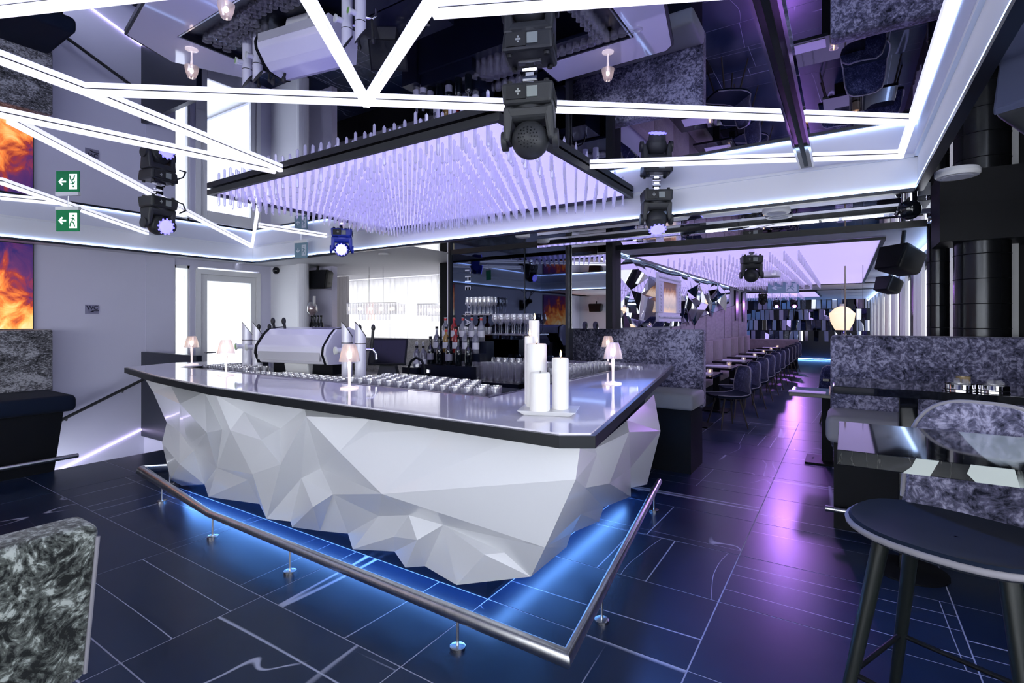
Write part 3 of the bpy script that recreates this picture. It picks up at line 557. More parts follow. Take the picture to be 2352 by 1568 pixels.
for k in range(5): B().box(-.28, .28, -.066, -.06, .02+.018*k, .028+.018*k).build('slat', 'graphite', ag)
FV=[(-5.359,2.121,0.984),(-4.533,1.978,0.984),(-3.516,1.805,1.014),(-3.152,1.79,1.014),(-2.525,1.78,1.015),(-2.01,1.79,1.009),(-1.524,1.79,1.011),(-1.143,1.78,1.014),(-0.845,1.78,1.018),(-4.946,2.019,0.904),(-5.206,2.238,0.577),(-4.983,2.105,0.445),(-4.01,1.809,0.909),(-3.504,1.743,0.774),(-3.509,1.844,0.776),(-3.289,1.78,0.807),(-4.121,1.956,0.526),(-4.253,1.915,0.417),(-3.951,1.95,0.982),(-4.311,2.004,0.541),(-4.86,2.12,0.14),(-4.795,2.177,0.088),(-4.3,2.122,0.198),(-4.1,2.052,0.154),(-3.314,1.99,0.271),(-3.152,1.94,0.221),(-2.955,1.98,0.232),(-2.908,1.96,0.213),(-2.688,2.0,0.224),(-2.481,2.04,0.24),(-2.343,1.96,0.21),(-2.074,2.02,0.24),(-1.913,1.94,0.226),(-1.851,2.02,0.217),(-1.573,1.94,0.23),(-1.193,2.0,0.347),(-3.766,1.942,0.456),(-3.23,1.86,0.48),(-3.073,1.8,0.559),(-2.938,1.9,0.839),(-2.749,1.78,0.672),(-2.429,1.72,0.991),(-2.757,1.92,0.554),(-2.171,1.73,0.835),(-2.386,1.86,0.541),(-2.452,1.78,0.482),(-1.979,1.76,0.95),(-1.807,1.68,0.699),(-0.848,1.75,0.908),(-1.035,1.85,0.572),(-2.045,1.88,0.484),(-1.811,1.86,0.543),(-1.727,1.83,0.45),(-1.349,1.86,0.462),(-1.623,1.9,0.522),(-1.288,1.93,0.459),(-2.559,1.91,0.647),(-1.975,1.92,0.379),(-3.275,1.86,0.915),(-2.913,1.76,0.796),(-0.932,2.116,0.937),(-1.084,2.927,0.916),(-1.319,4.186,0.899),(-1.092,3.612,0.728),(-1.278,3.883,0.25),(-1.299,3.586,0.3),(-1.337,3.692,0.2),(-1.31,3.112,0.3),(-1.344,3.121,0.2),(-1.283,2.591,0.32),(-1.328,2.622,0.22),(-0.942,2.166,0.905),(-0.975,2.666,0.906),(-1.23,3.389,0.499),(-0.991,2.431,0.689),(-0.936,2.028,0.786),(-1.088,2.307,0.555),(-4.633,2.088,0.587),(-0.942,2.163,0.901)]
FF=[(21,17,20),(20,17,11),(17,77,10),(12,1,9),(0,9,1),(19,16,13),(14,36,15),(23,36,22),(16,22,36),(13,16,36),(36,14,13),(18,13,14),(17,21,22),(22,16,17),(16,19,17),(10,11,17),(19,13,12),(13,18,12),(1,12,18),(40,39,59),(38,37,24),(24,25,38),(40,59,38),(59,39,58),(3,58,39),(56,44,47),(45,28,44),(28,45,27),(26,27,45),(42,26,45),(45,44,42),(44,56,42),(56,43,41),(39,40,41),(41,4,39),(3,39,4),(24,37,23),(36,23,37),(37,38,36),(15,36,38),(38,59,15),(59,58,15),(15,58,2),(58,3,2),(31,57,30),(57,50,30),(29,30,50),(33,54,52),(51,52,54),(53,34,35),(35,55,53),(54,33,34),(34,53,54),(53,55,54),(33,52,32),(31,32,52),(57,31,52),(52,51,57),(50,57,51),(47,50,51),(51,54,47),(46,47,6),(5,46,6),(49,70,69),(68,76,69),(49,69,76),(48,49,76),(76,75,48),(75,78,48),(74,67,66),(66,65,74),(73,74,65),(65,64,73),(64,63,73),(72,73,63),(61,72,63),(63,62,61),(76,68,67),(75,76,67),(67,74,75),(78,75,74),(71,74,72),(60,71,72),(72,61,60),(70,49,35),(55,35,49),(48,8,7),(44,28,29),(29,50,44),(50,47,44),(47,46,43),(46,5,43),(41,43,5),(4,41,5),(42,56,41),(40,42,41),(7,6,47),(48,7,47),(54,55,49),(49,48,47),(47,54,49),(43,56,47),(26,42,25),(40,38,25),(42,40,25),(14,15,2),(14,2,18),(17,19,77),(12,9,77),(9,10,77),(19,12,77),(71,60,78),(60,8,78),(8,48,78),(74,71,78),(73,72,74)]
FB=[20,21,22,23,24,25,26,27,28,29,30,31,32,33,34,35,70,69,68,67,66,65,64]
# ================================================================ BAR
bar_ = thing('bar_counter', 'island bar with faceted white front and glossy white top edged in black', 'bar counter', (0, 0, 0))
OUT = [(-5.43, 1.99), (-4.4, 1.80), (-3.35, 1.68), (-.87, 1.66), (-.76, 1.73), (-1.34, 4.84), (-1.42, 4.92), (-2.6, 4.92), (-2.6, 4.50), (-1.62, 4.50), (-1.62, 2.27), (-5.05, 2.28), (-5.0, 3.1), (-5.32, 3.1), (-5.62, 2.45)]
B().prism(OUT, 1.04, 1.085).build('edge_band', 'black_edge', bar_)
IN = [(-5.405, 2.005), (-4.395, 1.82), (-3.348, 1.70), (-.88, 1.68), (-.783, 1.742), (-1.358, 4.83), (-1.43, 4.90), (-2.58, 4.90), (-2.58, 4.52), (-1.60, 4.52), (-1.60, 2.25), (-5.07, 2.26), (-5.02, 3.08), (-5.31, 3.08), (-5.595, 2.45)]
B().prism(IN, 1.085, 1.091).build('top', 'top_white', bar_)
B().box(-1.63, -1.615, 2.27, 4.5, 1.03, 1.094).box(-5.05, -1.615, 2.262, 2.275, 1.03, 1.094).build('inner_trim', 'steel', bar_)
B().box(-5.05, -1.63, 2.27, 2.38, 0, 1.04).box(-1.75, -1.63, 2.38, 4.9, 0, 1.04).box(-5.1, -5.0, 2.38, 3.1, 0, 1.04).box(-2.6, -1.75, 4.78, 4.9, 0, 1.04).build('plinth', 'navy_black', bar_)
n = len(FV); back = []
for i in FB:
    x, y, z = FV[i]; back.append((min(x, -1.66) if y > 2.4 else max(min(x, -1.6), -5.0), max(y, 2.28) if x > -5.2 else y, z+.10))
tri = list(FF)+[(FB[k], FB[k+1], n+k+1, n+k) for k in range(len(FB)-1)]
B().add(FV+back, tri).build('faceted_front', 'bar_white', bar_)
B().box(-4.9, -1.60, 2.235, 2.262, .13, .145).box(-1.622, -1.595, 2.28, 4.3, .16, .175).build('underglow_strip', 'blue_led', bar_)
B().box(-5.0, -1.75, 2.38, 3.05, 1.0, 1.03).build('inner_shelf', 'navy_black', bar_)
B().box(-1.9, -1.75, 2.4, 4.4, 1.0, 1.03).build('inner_ledge', 'navy_black', bar_)
fr = thing('foot_rail', 'brushed steel foot rail on disc-footed posts around the bar', 'foot rail', (0, 0, 0))
B().tube([(-5.0, 2.62, .16), (-5.31, 2.08, .16), (-3.72, 1.87, .16), (-.93, 1.84, .16), (-1.31, 4.3, .16)], .024, 14).build('rail', 'brushed', fr, smooth=50)
pm = B().cyl((0, 0, .015), (0, 0, .15), .007, n=8).mesh('post', 'brushed', smooth=40); dm = B().lathe([(.036, 0), (.036, .016), (.032, .018)], 20).mesh('foot_disc', 'steel', smooth=40)
for x, y in ((-5.20, 2.26), (-4.76, 2.01), (-3.68, 1.87), (-2.78, 1.86), (-1.49, 1.845), (-1.02, 2.40), (-1.27, 4.03)):
    p = put('post', pm, fr, (x, y, 0)); put('foot_disc', dm, p)
# ---- small things on the bar
def bar_lamp(label, x, y, s=1.):
    t = thing('table_lamp', label, 'lamp', (x, y, 1.091)); t.scale = (s, s, s)
    B().lathe([(.055, 0), (.055, .008), (.02, .014), (.008, .02)], 20).build('base', 'acrylic', t, smooth=40)
    B().lathe([(.008, .02), (.009, .10), (.013, .15)], 12).build('stem', 'acrylic', t, smooth=40); B().sphere((0, 0, .158), .012, 10, 6).build('knuckle', 'acrylic', t, smooth=60)
    mb = B(); N = 16
    for k in range(N):
        a0, a1 = 2*PI*k/N, 2*PI*(k+1)/N; am = (a0+a1)/2
        ring = lambda r, z, a: (r*math.cos(a), r*math.sin(a), z)
        mb.add([ring(.062, .165, a0), ring(.062, .165, a1), ring(.056, .195, am), ring(.050, .225, a0), ring(.050, .225, a1), ring(.035, .27, a0), ring(.035, .27, a1)], [(0, 1, 2), (0, 2, 3), (1, 4, 2), (2, 4, 3), (3, 4, 6, 5)])
    mb.build('shade', 'lamp_acrylic', t); B().sphere((0, 0, .205), .016, 10, 8, 1, 1, 1.6).build('bulb', 'lamp_bulb', t, smooth=60)
    return t
thin_glass('lamp_acrylic', (.98, .90, .86), .9, .12, .1, milk=.40, milkcol=(1, .88, .82))
bar_lamp('crystal table lamp at the far left end of the bar', -5.18, 2.44); bar_lamp('crystal table lamp on the bar in front of the glazed door', -3.94, 2.10)
bar_lamp('crystal table lamp on the bar in front of the coffee machine', -2.54, 2.10); bar_lamp('crystal table lamp at the back right of the bar, farthest', -1.90, 4.62); bar_lamp('crystal table lamp on the right arm of the bar behind the candles', -1.28, 3.2)
tray = thing('candle_tray', 'white rectangular tray carrying pillar candles on the bar corner', 'tray', (-1.11, 2.02, 1.091), R(20))
B().hexa([(-.10, -.075, 0), (.10, -.075, 0), (.10, .075, 0), (-.10, .075, 0)], [(-.13, -.095, .022), (.13, -.095, .022), (.13, .095, .022), (-.13, .095, .022)]).build('dish', 'porcelain', tray, bevel=.003)
def candle(label, x, y, z, r, h, lit=True):
    t = thing('pillar_candle', label, 'candle', (x, y, z)); B().lathe([(r*.97, 0), (r, .006), (r, h-.008), (r*.94, h), (r*.8, h-.002), (r*.7, h-.012)], 28).build('wax', 'wax', t, smooth=45)
    B().cyl((0, 0, h-.015), (.002, 0, h+.008), .0015, n=5).build('wick', 'black', t)
    if lit: B().lathe([(.0008, 0), (.0048, .009), (.0035, .018), (.0004, .032)], 10, (.002, 0, h+.004)).build('flame', 'flame', t, smooth=60)
def at(px, d, z):    # a spot on a horizontal surface, from bearing and distance
    u = (px-1176)/1183; return (d*(-.5432+u*.8396), d*(.8396+u*.5432), z)
zt = 1.113
candle('tallest wide white pillar candle on the tray', *at(1232, 2.36, zt), .047, .285); candle('shortest white pillar candle at the front left of the tray', *at(1240, 2.245, zt), .044, .165, False); candle('white pillar candle at the right of the tray', *at(1287, 2.29, zt), .037, .225)
candle('slim tall white candle standing behind the tray', *at(1227, 2.68, 1.091), .028, .415); candle('slim white candle behind the tray, lower of the two', *at(1216, 2.56, 1.091), .024, .335)
# ---- glasses
def glass_mesh(name, prof, n=14, m='glass'): return B().lathe(prof, n, cap0=True, cap1=False).mesh(name, m, smooth=40)
tumb = glass_mesh('tumbler', [(.030, 0), (.038, .075), (.0365, .075), (.029, .012)]); tumb2 = glass_mesh('tumbler', [(.028, 0), (.033, .05), (.0315, .05), (.027, .010)])
tallg = glass_mesh('tall_glass', [(.028, 0), (.034, .15), (.0325, .15), (.026, .012)]); goblet = glass_mesh('wine_glass', [(.036, 0), (.034, .004), (.005, .008), (.0045, .10), (.012, .112), (.040, .15), (.042, .17), (.033, .225), (.032, .225), (.040, .17), (.012, .118)], 16)
flute = glass_mesh('flute_glass', [(.028, 0), (.026, .004), (.004, .008), (.004, .085), (.018, .11), (.024, .14), (.020, .20), (.019, .20), (.023, .14), (.016, .112)], 14)
def glass(me, nm, x, y, z, label, grp, s=1.):
    o = put(nm, me, None, (x, y, z)); o.scale = (s, s, s); return tag(o, label, 'glass', grp)
zg = 1.03
for i in range(13):
    for k in range(5):
        if i < 3 and k > 2: continue
        glass(tumb, 'tumbler', -1.80-.094*i+(.047 if k % 2 else 0), 2.43+.086*k, zg, 'clear tumbler in the glass field behind the bar corner', 'tumblers behind the bar corner')
for i in range(17):
    for k in range(3):
        x = -3.05-.078*i+(.039 if k % 2 else 0)
        if k == 2 and (x < -3.95): continue
        glass(tumb2, 'tumbler', x, 2.42+.07*k, zg, 'small clear tumbler in the rows before the coffee machine', 'tumblers before the coffee machine')
for i in range(8):
    for k in range(3): glass(tumb, 'tumbler', -4.90+.088*i, 2.44+.09*k, zg, 'clear tumbler in the cluster left of the beer taps', 'tumblers left of the taps')
for i in range(12):
    for k in range(2): glass(tallg, 'tall_glass', -1.80+.0-.0*k-.075*k, 3.45+.08*i, zg, 'tall clear glass lined up behind the right arm of the bar', 'tall glasses along the right arm', .75)
for i in range(14): glass(tumb, 'tumbler', -2.5+.075*i+.0, 4.40, zg-.0, 'clear tumbler lined up on the back arm of the bar', 'tumblers on the back arm', 1.)
B().box(-2.6, -1.62, 4.33, 4.5, 1.0, 1.03).build('back_ledge', 'navy_black', bar_)
jar = thing('crystal_vase', 'cut glass ice bucket behind the right arm of the bar', 'vase', (-1.83, 3.15, 1.03)); B().lathe([(.06, 0), (.075, .13), (.072, .13), (.055, .012)], 10, cap1=False).build('bowl', 'glass', jar)
# ---- coffee machine
cm = thing('coffee_machine', 'white rounded espresso machine with black trimmed ends behind the bar', 'coffee machine', (-3.95, 2.80, 1.03), R(10)); cm.scale = (.93, .93, 1.05)
prof = [(-.17, .11), (-.21, .19), (-.20, .25), (-.12, .34), (-.06, .385), (.10, .40), (.19, .37), (.21, .20), (.19, .10)]
def ext(prof, x0, x1, k=1., cx_=0, cz=.25):
    n = len(prof); q = [(cx_+(y-cx_)*k, cz+(z-cz)*k) for y, z in prof]
    return B().add([(x0, y, z) for y, z in q]+[(x1, y, z) for y, z in q], [tuple(range(n)), tuple(range(2*n-1, n-1, -1))]+[(i, n+i, n+(i+1) % n, (i+1) % n) for i in range(n)])
ext(prof, -.40, .38).build('body', 'machine_white', cm, bevel=.01); ext(prof, -.425, -.40, 1.03).build('end_trim', 'black', cm); ext(prof, .38, .40, 1.03).build('end_trim', 'black', cm); ext(prof, .40, .425, 1.0).build('side_panel', 'machine_white', cm)
B().box(-.38, .36, -.213, -.209, .135, .205).build('front_panel', 'machine_panel', cm, bevel=.001)
B().hexa([(-.15, -.10, 0), (.12, -.10, 0), (.12, .12, 0), (-.15, .12, 0)], [(-.16, -.12, .11), (.13, -.12, .11), (.13, .14, .11), (-.16, .14, .11)]).build('pedestal', 'porcelain', cm, bevel=.015)
B().box(-.36, .36, -.05, .2, .02, .10).build('underside', 'black', cm)
for x in (-.42, -.28):
    h = B().tube([(x, .02, .36), (x, .0, .44)], .012, 10).sphere((x, -.003, .45), .021, 10, 8, 1, 1, 1.5).build('brew_lever', 'rubber', cm, smooth=60)
# ---- beer taps
def tap(label, px, d, badge):
    x, y, _ = at(px, d, 0); t = thing('beer_tap', label, 'beer tap', (x, y, 1.03), R(60))
    N = 20; r = .043; mb = B(); lo = []; hi = []
    for k in range(N):
        a = 2*PI*k/N; lo.append((r*math.cos(a), r*math.sin(a), 0)); hi.append((r*math.cos(a), r*math.sin(a), .40-.062*math.cos(a)))
    mb.add(lo+hi, [tuple(range(N-1, -1, -1)), tuple(range(N, 2*N))]+[(i, (i+1) % N, N+(i+1) % N, N+i) for i in range(N)]); mb.build('tower', 'machine_white', t, smooth=40)
    cap = []; 
    for k in range(N): a = 2*PI*k/N; cap.append((r*1.03*math.cos(a), r*1.03*math.sin(a), .402-.062*math.cos(a)))
    B().add(cap+[(x_, y_, z_+.008) for x_, y_, z_ in cap], [tuple(range(N-1, -1, -1)), tuple(range(N, 2*N))]+[(i, (i+1) % N, N+(i+1) % N, N+i) for i in range(N)]).build('cap', 'graphite', t, smooth=40)
    B().lathe([(r*1.02, .295), (r*1.02, .301)], N).build('band', 'black', t)
    B().cyl((-.03, -.008, .24), (-.085, -.018, .24), .022, n=14).build('badge_arm', 'machine_white', t, smooth=40); b = B().cyl((-.085, -.018, .24), (-.098, -.021, .24), .031, n=20).build('badge', 'badge_white', t, smooth=40); B().cyl((-.098, -.021, .24), (-.100, -.0214, .24), .022, n=18).build('badge_print', badge, b)
    B().tube([(.03, -.004, .25), (.09, -.01, .25), (.115, -.012, .22), (.12, -.012, .17)], .011, 8).build('spout', 'chrome', t, smooth=50); B().tube([(.085, -.01, .25), (.095, -.01, .42)], .011, 8).sphere((.096, -.01, .42), .017, 8, 6, 1, 1, 1.6).build('handle', 'rubber', t, smooth=50)
tap('white beer tap tower at the far left with green badge', 568, 4.78, 'green_badge'); tap('white beer tap tower next to the coffee machine, left pair inner', 592, 4.68, 'badge_white'); tap('white beer tap tower right of the coffee machine with pale badge', 797, 4.12, 'badge_white'); tap('white beer tap tower nearest the black till screen with green badge', 828, 4.02, 'green_badge')
# ---- till, tap, bottles
pos = thing('till_screen', 'black tilted touch-screen till behind the bar', 'till', (-3.52, 3.35, 1.0), R(35)); k0 = B().box(-.17, .17, -.012, .012, -.13, .13); k0.rot(Matrix.Translation((0, 0, .22)) @ Matrix.Rotation(R(-28), 4, 'X')).build('monitor', 'black', pos, bevel=.006)
B().box(-.155, .155, -.0135, -.0125, -.115, .115).rot(Matrix.Translation((0, 0, .22)) @ Matrix.Rotation(R(-28), 4, 'X')).build('display', 'screen', pos); B().hexa([(-.09, -.08, 0), (.09, -.08, 0), (.09, .10, 0), (-.09, .10, 0)], [(-.05, .0, .2), (.05, .0, .2), (.05, .06, .2), (-.05, .06, .2)]).build('stand', 'graphite', pos, bevel=.005)
struct('wall_worktop', B().box(-4.02, -2.7, 4.28, 4.95, 0, .88), 'navy_black'); struct('wall_sink_cabinet', B().box(-3.75, -2.95, 3.1, 3.6, 0, 1.0), 'navy_black')
B().box(-4.25, -4.03, 4.26, 4.6, 0, .98).build('wall_cabinet', 'navy_black')['kind'] = 'structure'
fc = thing('sink_faucet', 'black arched sink faucet behind the bar', 'faucet', (-3.15, 3.35, 1.0)); B().tube([(-.12, 0, 0), (-.115, 0, .09), (-.08, 0, .15), (-.02, 0, .18), (.04, 0, .16), (.075, 0, .11), (.08, 0, .03)], .011, 10).build('spout', 'black', fc, smooth=60); B().lathe([(.02, 0), (.02, .02)], 14, (-.12, 0, 0)).build('collar', 'chrome', fc); B().lathe([(.016, 0), (.016, .05), (.022, .055), (.02, .08)], 12, (.10, .02, .0)).build('mixer', 'chrome', fc, smooth=40)
st = thing('bottle_stand', 'black stepped stand holding spirit and wine bottles on the back bar', 'stand', (-3.65, 4.45, .88))
B().box(-.36, .36, -.14, 0, 0, .14).build('step', 'navy_black', st); B().box(-.36, .36, 0, .12, 0, .27).build('step', 'navy_black', st); B().box(-.36, .36, .12, .26, 0, .40).build('step', 'navy_black', st)
def bottle_mesh(nm, h, r, m, neck=.35): return B().lathe([(r*.9, 0), (r, .008), (r, h*(1-neck)*.86), (r*.8, h*(1-neck)*.96), (r*.36, h*(1-neck)*1.12), (r*.33, h*.9), (r*.4, h*.905), (r*.4, h)], 14).mesh(nm, m, smooth=40)
wine_me = bottle_mesh('glass_body', .31, .039, 'wine_glass_dark', .38); liq = {k: bottle_mesh('glass_body', .29, .040, k, .36) for k in ('spirit_clear', 'spirit_red', 'spirit_amber')}
def bottle(label, x, y, z, me, lab, capm, h, grp=None):
    t = thing('wine_bottle' if me is wine_me else 'spirit_bottle', label, 'bottle', (x, y, z), random.uniform(-.3, .3), grp); put('glass_body', me, t); r = .0395 if me is wine_me else .0405
    B().lathe([(r, h*.16), (r, h*.40)], 14, cap0=False, cap1=False).build('paper_label', lab, t, smooth=40); B().lathe([(r*.43, h*.92), (r*.43, h*1.01)], 10).build('cap', 'black' if capm == 'red_cap' else capm, t, smooth=40)
    if capm == 'red_cap': B().lathe([(r*.42, h*.80), (r*.42, h*.88)], 10).build('neck_band', capm, t, smooth=40)
    return t
for k in range(5): bottle('%s dark wine bottle in the front row of the stepped stand' % ['leftmost', 'second', 'middle', 'fourth', 'rightmost'][k], -3.93+.135*k, 4.38, 1.02, wine_me, 'label_grey' if k in (0, 2) else 'wine_glass_dark', 'black', .31)
for k, (mm, wd) in enumerate((('spirit_clear', 'clear'), ('spirit_amber', 'amber'), ('spirit_red', 'pink'), ('spirit_clear', 'clear'), ('spirit_clear', 'clear'))): bottle('%s %s spirit bottle in the middle row of the stepped stand' % (['leftmost', 'second', 'centre', 'fourth', 'rightmost'][k], wd), -3.95+.14*k, 4.51, 1.15, liq[mm], 'label_white', ['black', 'red_cap', 'red_cap', 'label_white', 'label_white'][k], .29)
for k, (mm, wd) in enumerate((('spirit_clear', 'pale'), ('spirit_red', 'red'), ('spirit_clear', 'clear'), ('spirit_clear', 'clear'), ('spirit_clear', 'clear'))): bottle('%s %s spirit bottle with red collar in the top row of the stepped stand' % (['leftmost', 'second', 'middle', 'fourth', 'rightmost'][k], wd), -3.93+.13*k, 4.64, 1.28, liq[mm], 'label_white', 'red_cap', .29)
for k in range(2): bottle('short white-labelled bottle left of the wine bottles, %s one' % ('left', 'right')[k], -4.12+.1*k, 4.36, .98, liq['spirit_clear'], 'label_white', 'black', .24)
s1 = B().box(-3.76, -3.38, 4.76, 4.97, 1.572, 1.585).build('glass_shelf', 'steel'); tag(s1, 'upper small shelf with flutes on the smoked mirror wall', 'shelf')
s2 = B().box(-3.86, -2.86, 4.74, 4.97, 1.347, 1.36).build('glass_shelf', 'steel'); tag(s2, 'lower wide shelf with wine glasses on the smoked mirror wall', 'shelf')
for i in range(6):
    for k in range(3): glass(flute, 'flute_glass', -3.73+.062*i, 4.80+.065*k, 1.585, 'clear flute on the upper shelf of the back bar', 'flutes on the upper shelf')
for i in range(6):
    for k in range(2): glass(goblet, 'wine_glass', -3.33+.085*i, 4.80+.09*k, 1.36, 'large clear wine glass on the lower shelf of the back bar', 'wine glasses on the lower shelf')
for i in range(6): glass(tumb, 'tumbler', -3.82+.08*i, 4.80, 1.36, 'clear tumbler in the row on the lower shelf', 'tumblers on the lower shelf')
for i in range(10):
    for k in range(2): glass(tallg, 'tall_glass', -3.55+.085*i, 4.42+.1*k, .88, 'tall clear glass in the rows on the back counter', 'tall glasses on the back counter', 1.25)
for i in range(8): glass(goblet, 'wine_glass', -3.4+.09*i, 4.70, .88, 'wine glass standing on the back counter below the shelf', 'wine glasses on the back counter')
gv = thing('wine_bottle_display', 'brown cork-filled glass balloon on the ledge below the black loudspeaker', 'vase', (-6.72, 4.86, 1.58)); B().lathe([(.03, 0), (.085, .07), (.08, .15), (.05, .21), (.045, .21), (.075, .15), (.08, .07), (.028, .006)], 16, cap1=False).build('balloon', 'glass', gv, smooth=50); B().lathe([(.02, .008), (.072, .07), (.066, .15), (.03, .16)], 12).build('corks', 'cork_pink', gv); B().box(.05, .06, -.02, .02, .12, .30).build('straw', 'white_frame', gv)
for k in range(4): bottle('%s black bottle on the ledge below the cork balloon' % ['leftmost', 'second', 'third', 'rightmost'][k], -6.85+.075*k, 4.95, 1.28, wine_me, 'wine_glass_dark', 'black', .31)
lg = B().box(-6.98, -6.5, 4.86, 5.2, 1.25, 1.28).build('wall_ledge', 'white_frame'); tag(lg, 'white ledge with dark bottles below the loudspeaker', 'shelf')
def speaker(label, loc, rz, tiltx=0, w=.30, h=.17, d=.17, m='rubber', cloth='black', up=0):
    t = thing('loudspeaker', label, 'loudspeaker', loc, rz); T = Matrix.Rotation(R(tiltx), 4, 'X')
    B().hexa([(-w*.42, -d/2, -h/2), (w*.42, -d/2, -h/2), (w*.36, d/2, -h*.4), (-w*.36, d/2, -h*.4)], [(-w/2, -d/2, h/2), (w/2, -d/2, h/2), (w*.42, d/2, h*.42), (-w*.42, d/2, h*.42)]).rot(T).build('cabinet', m, t, bevel=.04, seg=4, smooth=50)
    B().hexa([(-w*.38, -d/2-.012, -h*.42), (w*.38, -d/2-.012, -h*.42), (w*.40, -d/2+.01, -h*.46), (-w*.40, -d/2+.01, -h*.46)], [(-w*.45, -d/2-.012, h*.42), (w*.45, -d/2-.012, h*.42), (w*.46, -d/2+.01, h*.46), (-w*.46, -d/2+.01, h*.46)]).rot(T).build('grille', cloth, t, bevel=.006)
    B().tube([(0, 0, h*.3), (0, .03, up or h*.4+.10)], .018, 8).build('bracket', 'rubber', t); return t
speaker('flat black loudspeaker on the wall above the cork balloon', (-6.85, 5.04, 2.14), R(10), 0, .62, .30, .20)
speaker('black wedge loudspeaker under the ceiling beside the column, nearer of two', (.44, 6.0, 2.06), R(-50), -20, .32, .26, .26, up=.287); speaker('black wedge loudspeaker farther along the corridor windows', (.58, 10, 2.06), R(-50), -20, .32, .26, .26, up=.287)
speaker('blue-grey cloth loudspeaker at the top right corner of the picture', (.60, 2.30, 2.22), R(-35), -25, .34, .24, .24, 'graphite', 'speaker_cloth', up=.16); speaker('black loudspeaker on the rear left wall seen in the booth mirror', (-6.9, -5.8, 1.95), R(180), 0, .5, .28, .24)
dome = thing('ceiling_sensor', 'small black dome camera on the white wall left of the loudspeaker', 'camera', (-7.42, 4.72, 2.29)); B().sphere((0, 0, 0), .055, 16, 10, 1, .8, 1).build('dome', 'black_gloss', dome, smooth=60); B().cyl((0, 0, 0), (0, .03, .0), .05, n=16).build('base', 'black', dome)
# chandeliers in the bay
def bay_chandelier(label, x, y, z):
    t = thing('crystal_chandelier', label, 'chandelier', (x, y, z), R(20)); W, D_ = .42, .16
    B().box(-W, W, -D_, D_, .16, .17).build('frame', 'chrome', t)
    pm_ = B().box(-.016, .016, -.004, .004, -.01, .155).mesh('prism', 'glass'); pm2 = B().box(-.016, .016, -.004, .004, -.10, 0).mesh('prism', 'glass')
    for i in range(18):
        for yy in (-D_, D_): put('prism', pm_, t, (-W+.024+.047*i, yy, 0))
    for i in range(6):
        for xx in (-W, W): put('prism', pm_, t, (xx, -D_+.03+.055*i, 0), PI/2)
    for i in range(11): put('prism', pm2, t, (-.25+.05*i, -.06, 0))
    for i in range(4): B().sphere((-.28+.187*i, 0, .08), .028, 10, 8).build('bulb', 'lamp_bulb', t, smooth=60)
    for xx in (-.12, .12): B().cyl((xx, 0, .17), (xx, 0, ZS-z), .004, n=6).build('chain', 'chrome', t)
bay_chandelier('rectangular crystal chandelier hanging in the window bay left of the bottles', -6.15, 5.6, 1.62); bay_chandelier('second crystal chandelier in the bay half hidden by the smoked mirror wall', -5.15+.0, 6.1, 1.60)
# ================================================================ FURNITURE
def cushion(mb_box, name, m, parent, bev=.03, seg=4): return B().box(*mb_box).build(name, m, parent, bevel=bev, seg=seg, smooth=50)
lb = thing('velvet_bench', 'crushed velvet high bench against the left wall under the fire picture', 'bench', (-7.6, 1.98, 0))
cushion((.06, .34, -4.0, .02, .70, 1.41), 'backrest', 'velvet_grey', lb, .02); cushion((.30, 1.10, -4.0, .0, .60, .765), 'seat', 'velvet_seat', lb, .05)
B().hexa([(.0, -3.9, 0), (.95, -3.9, 0), (.95, -.14, 0), (.0, -.14, 0)], [(.0, -3.9, .6), (1.0, -3.9, .6), (1.0, -.08, .6), (.0, -.08, .6)]).build('base', 'black', lb)
B().tube([(1.12, -3.9, .155), (1.12, .0, .155)], .022, 12).build('foot_rail', 'brushed', lb, smooth=50)
fp_ = thing('fire_picture', 'large glowing fireplace picture on the left wall above the bench', 'picture', (-7.6, 1.3, 1.42)); B().box(0, .03, -.61, .61, 0, .93).build('print', 'fire_print', fp_); B().box(-.0, .028, -.62, .62, -.008, .938).build('backing', 'graphite', fp_)
fp2 = thing('fire_picture', 'second fireplace picture on the rear left wall, seen in the booth mirror', 'picture', (-7.6, -4.4, 1.35)); B().box(0, .03, -.9, .9, 0, .95).build('print', 'fire_print', fp2); B().box(0, .028, -.91, .91, -.008, .958).build('backing', 'graphite', fp2)
bl = thing('velvet_bench', 'lilac crushed velvet bench dividing the bar from the corridor, left of the aisle', 'bench', (-1.24, 5.09, 0))
cushion((-1.72, 0, .46, .62, .60, 1.415), 'backrest', 'velvet_lilac', bl, .015); cushion((-1.72, .02, -.02, .46, .64, .80), 'seat', 'seat_grey', bl, .03); B().box(-1.7, -.03, .1, .58, 0, .64).build('base', 'black', bl)
br = thing('velvet_bench', 'large lilac crushed velvet bench on the right facing the high tables', 'bench', (-.10, 4.95, 0))
cushion((0, 1.5, -.10, .06, .50, 1.39), 'backrest', 'velvet_lilac', br, .03); cushion((-.02, 1.5, -.58, -.10, .62, .82), 'seat', 'seat_grey', br, .05); B().box(.03, 1.5, -.54, .0, 0, .62).build('base', 'black', br)
B().tube([(-.02, -.62, .16), (1.4, -.62, .16)], .02, 12).build('foot_rail', 'brushed', br, smooth=50); cushion((.0, 1.5, .065, .2, .45, 1.33), 'rear_cushion', 'velvet_lilac', br, .03)
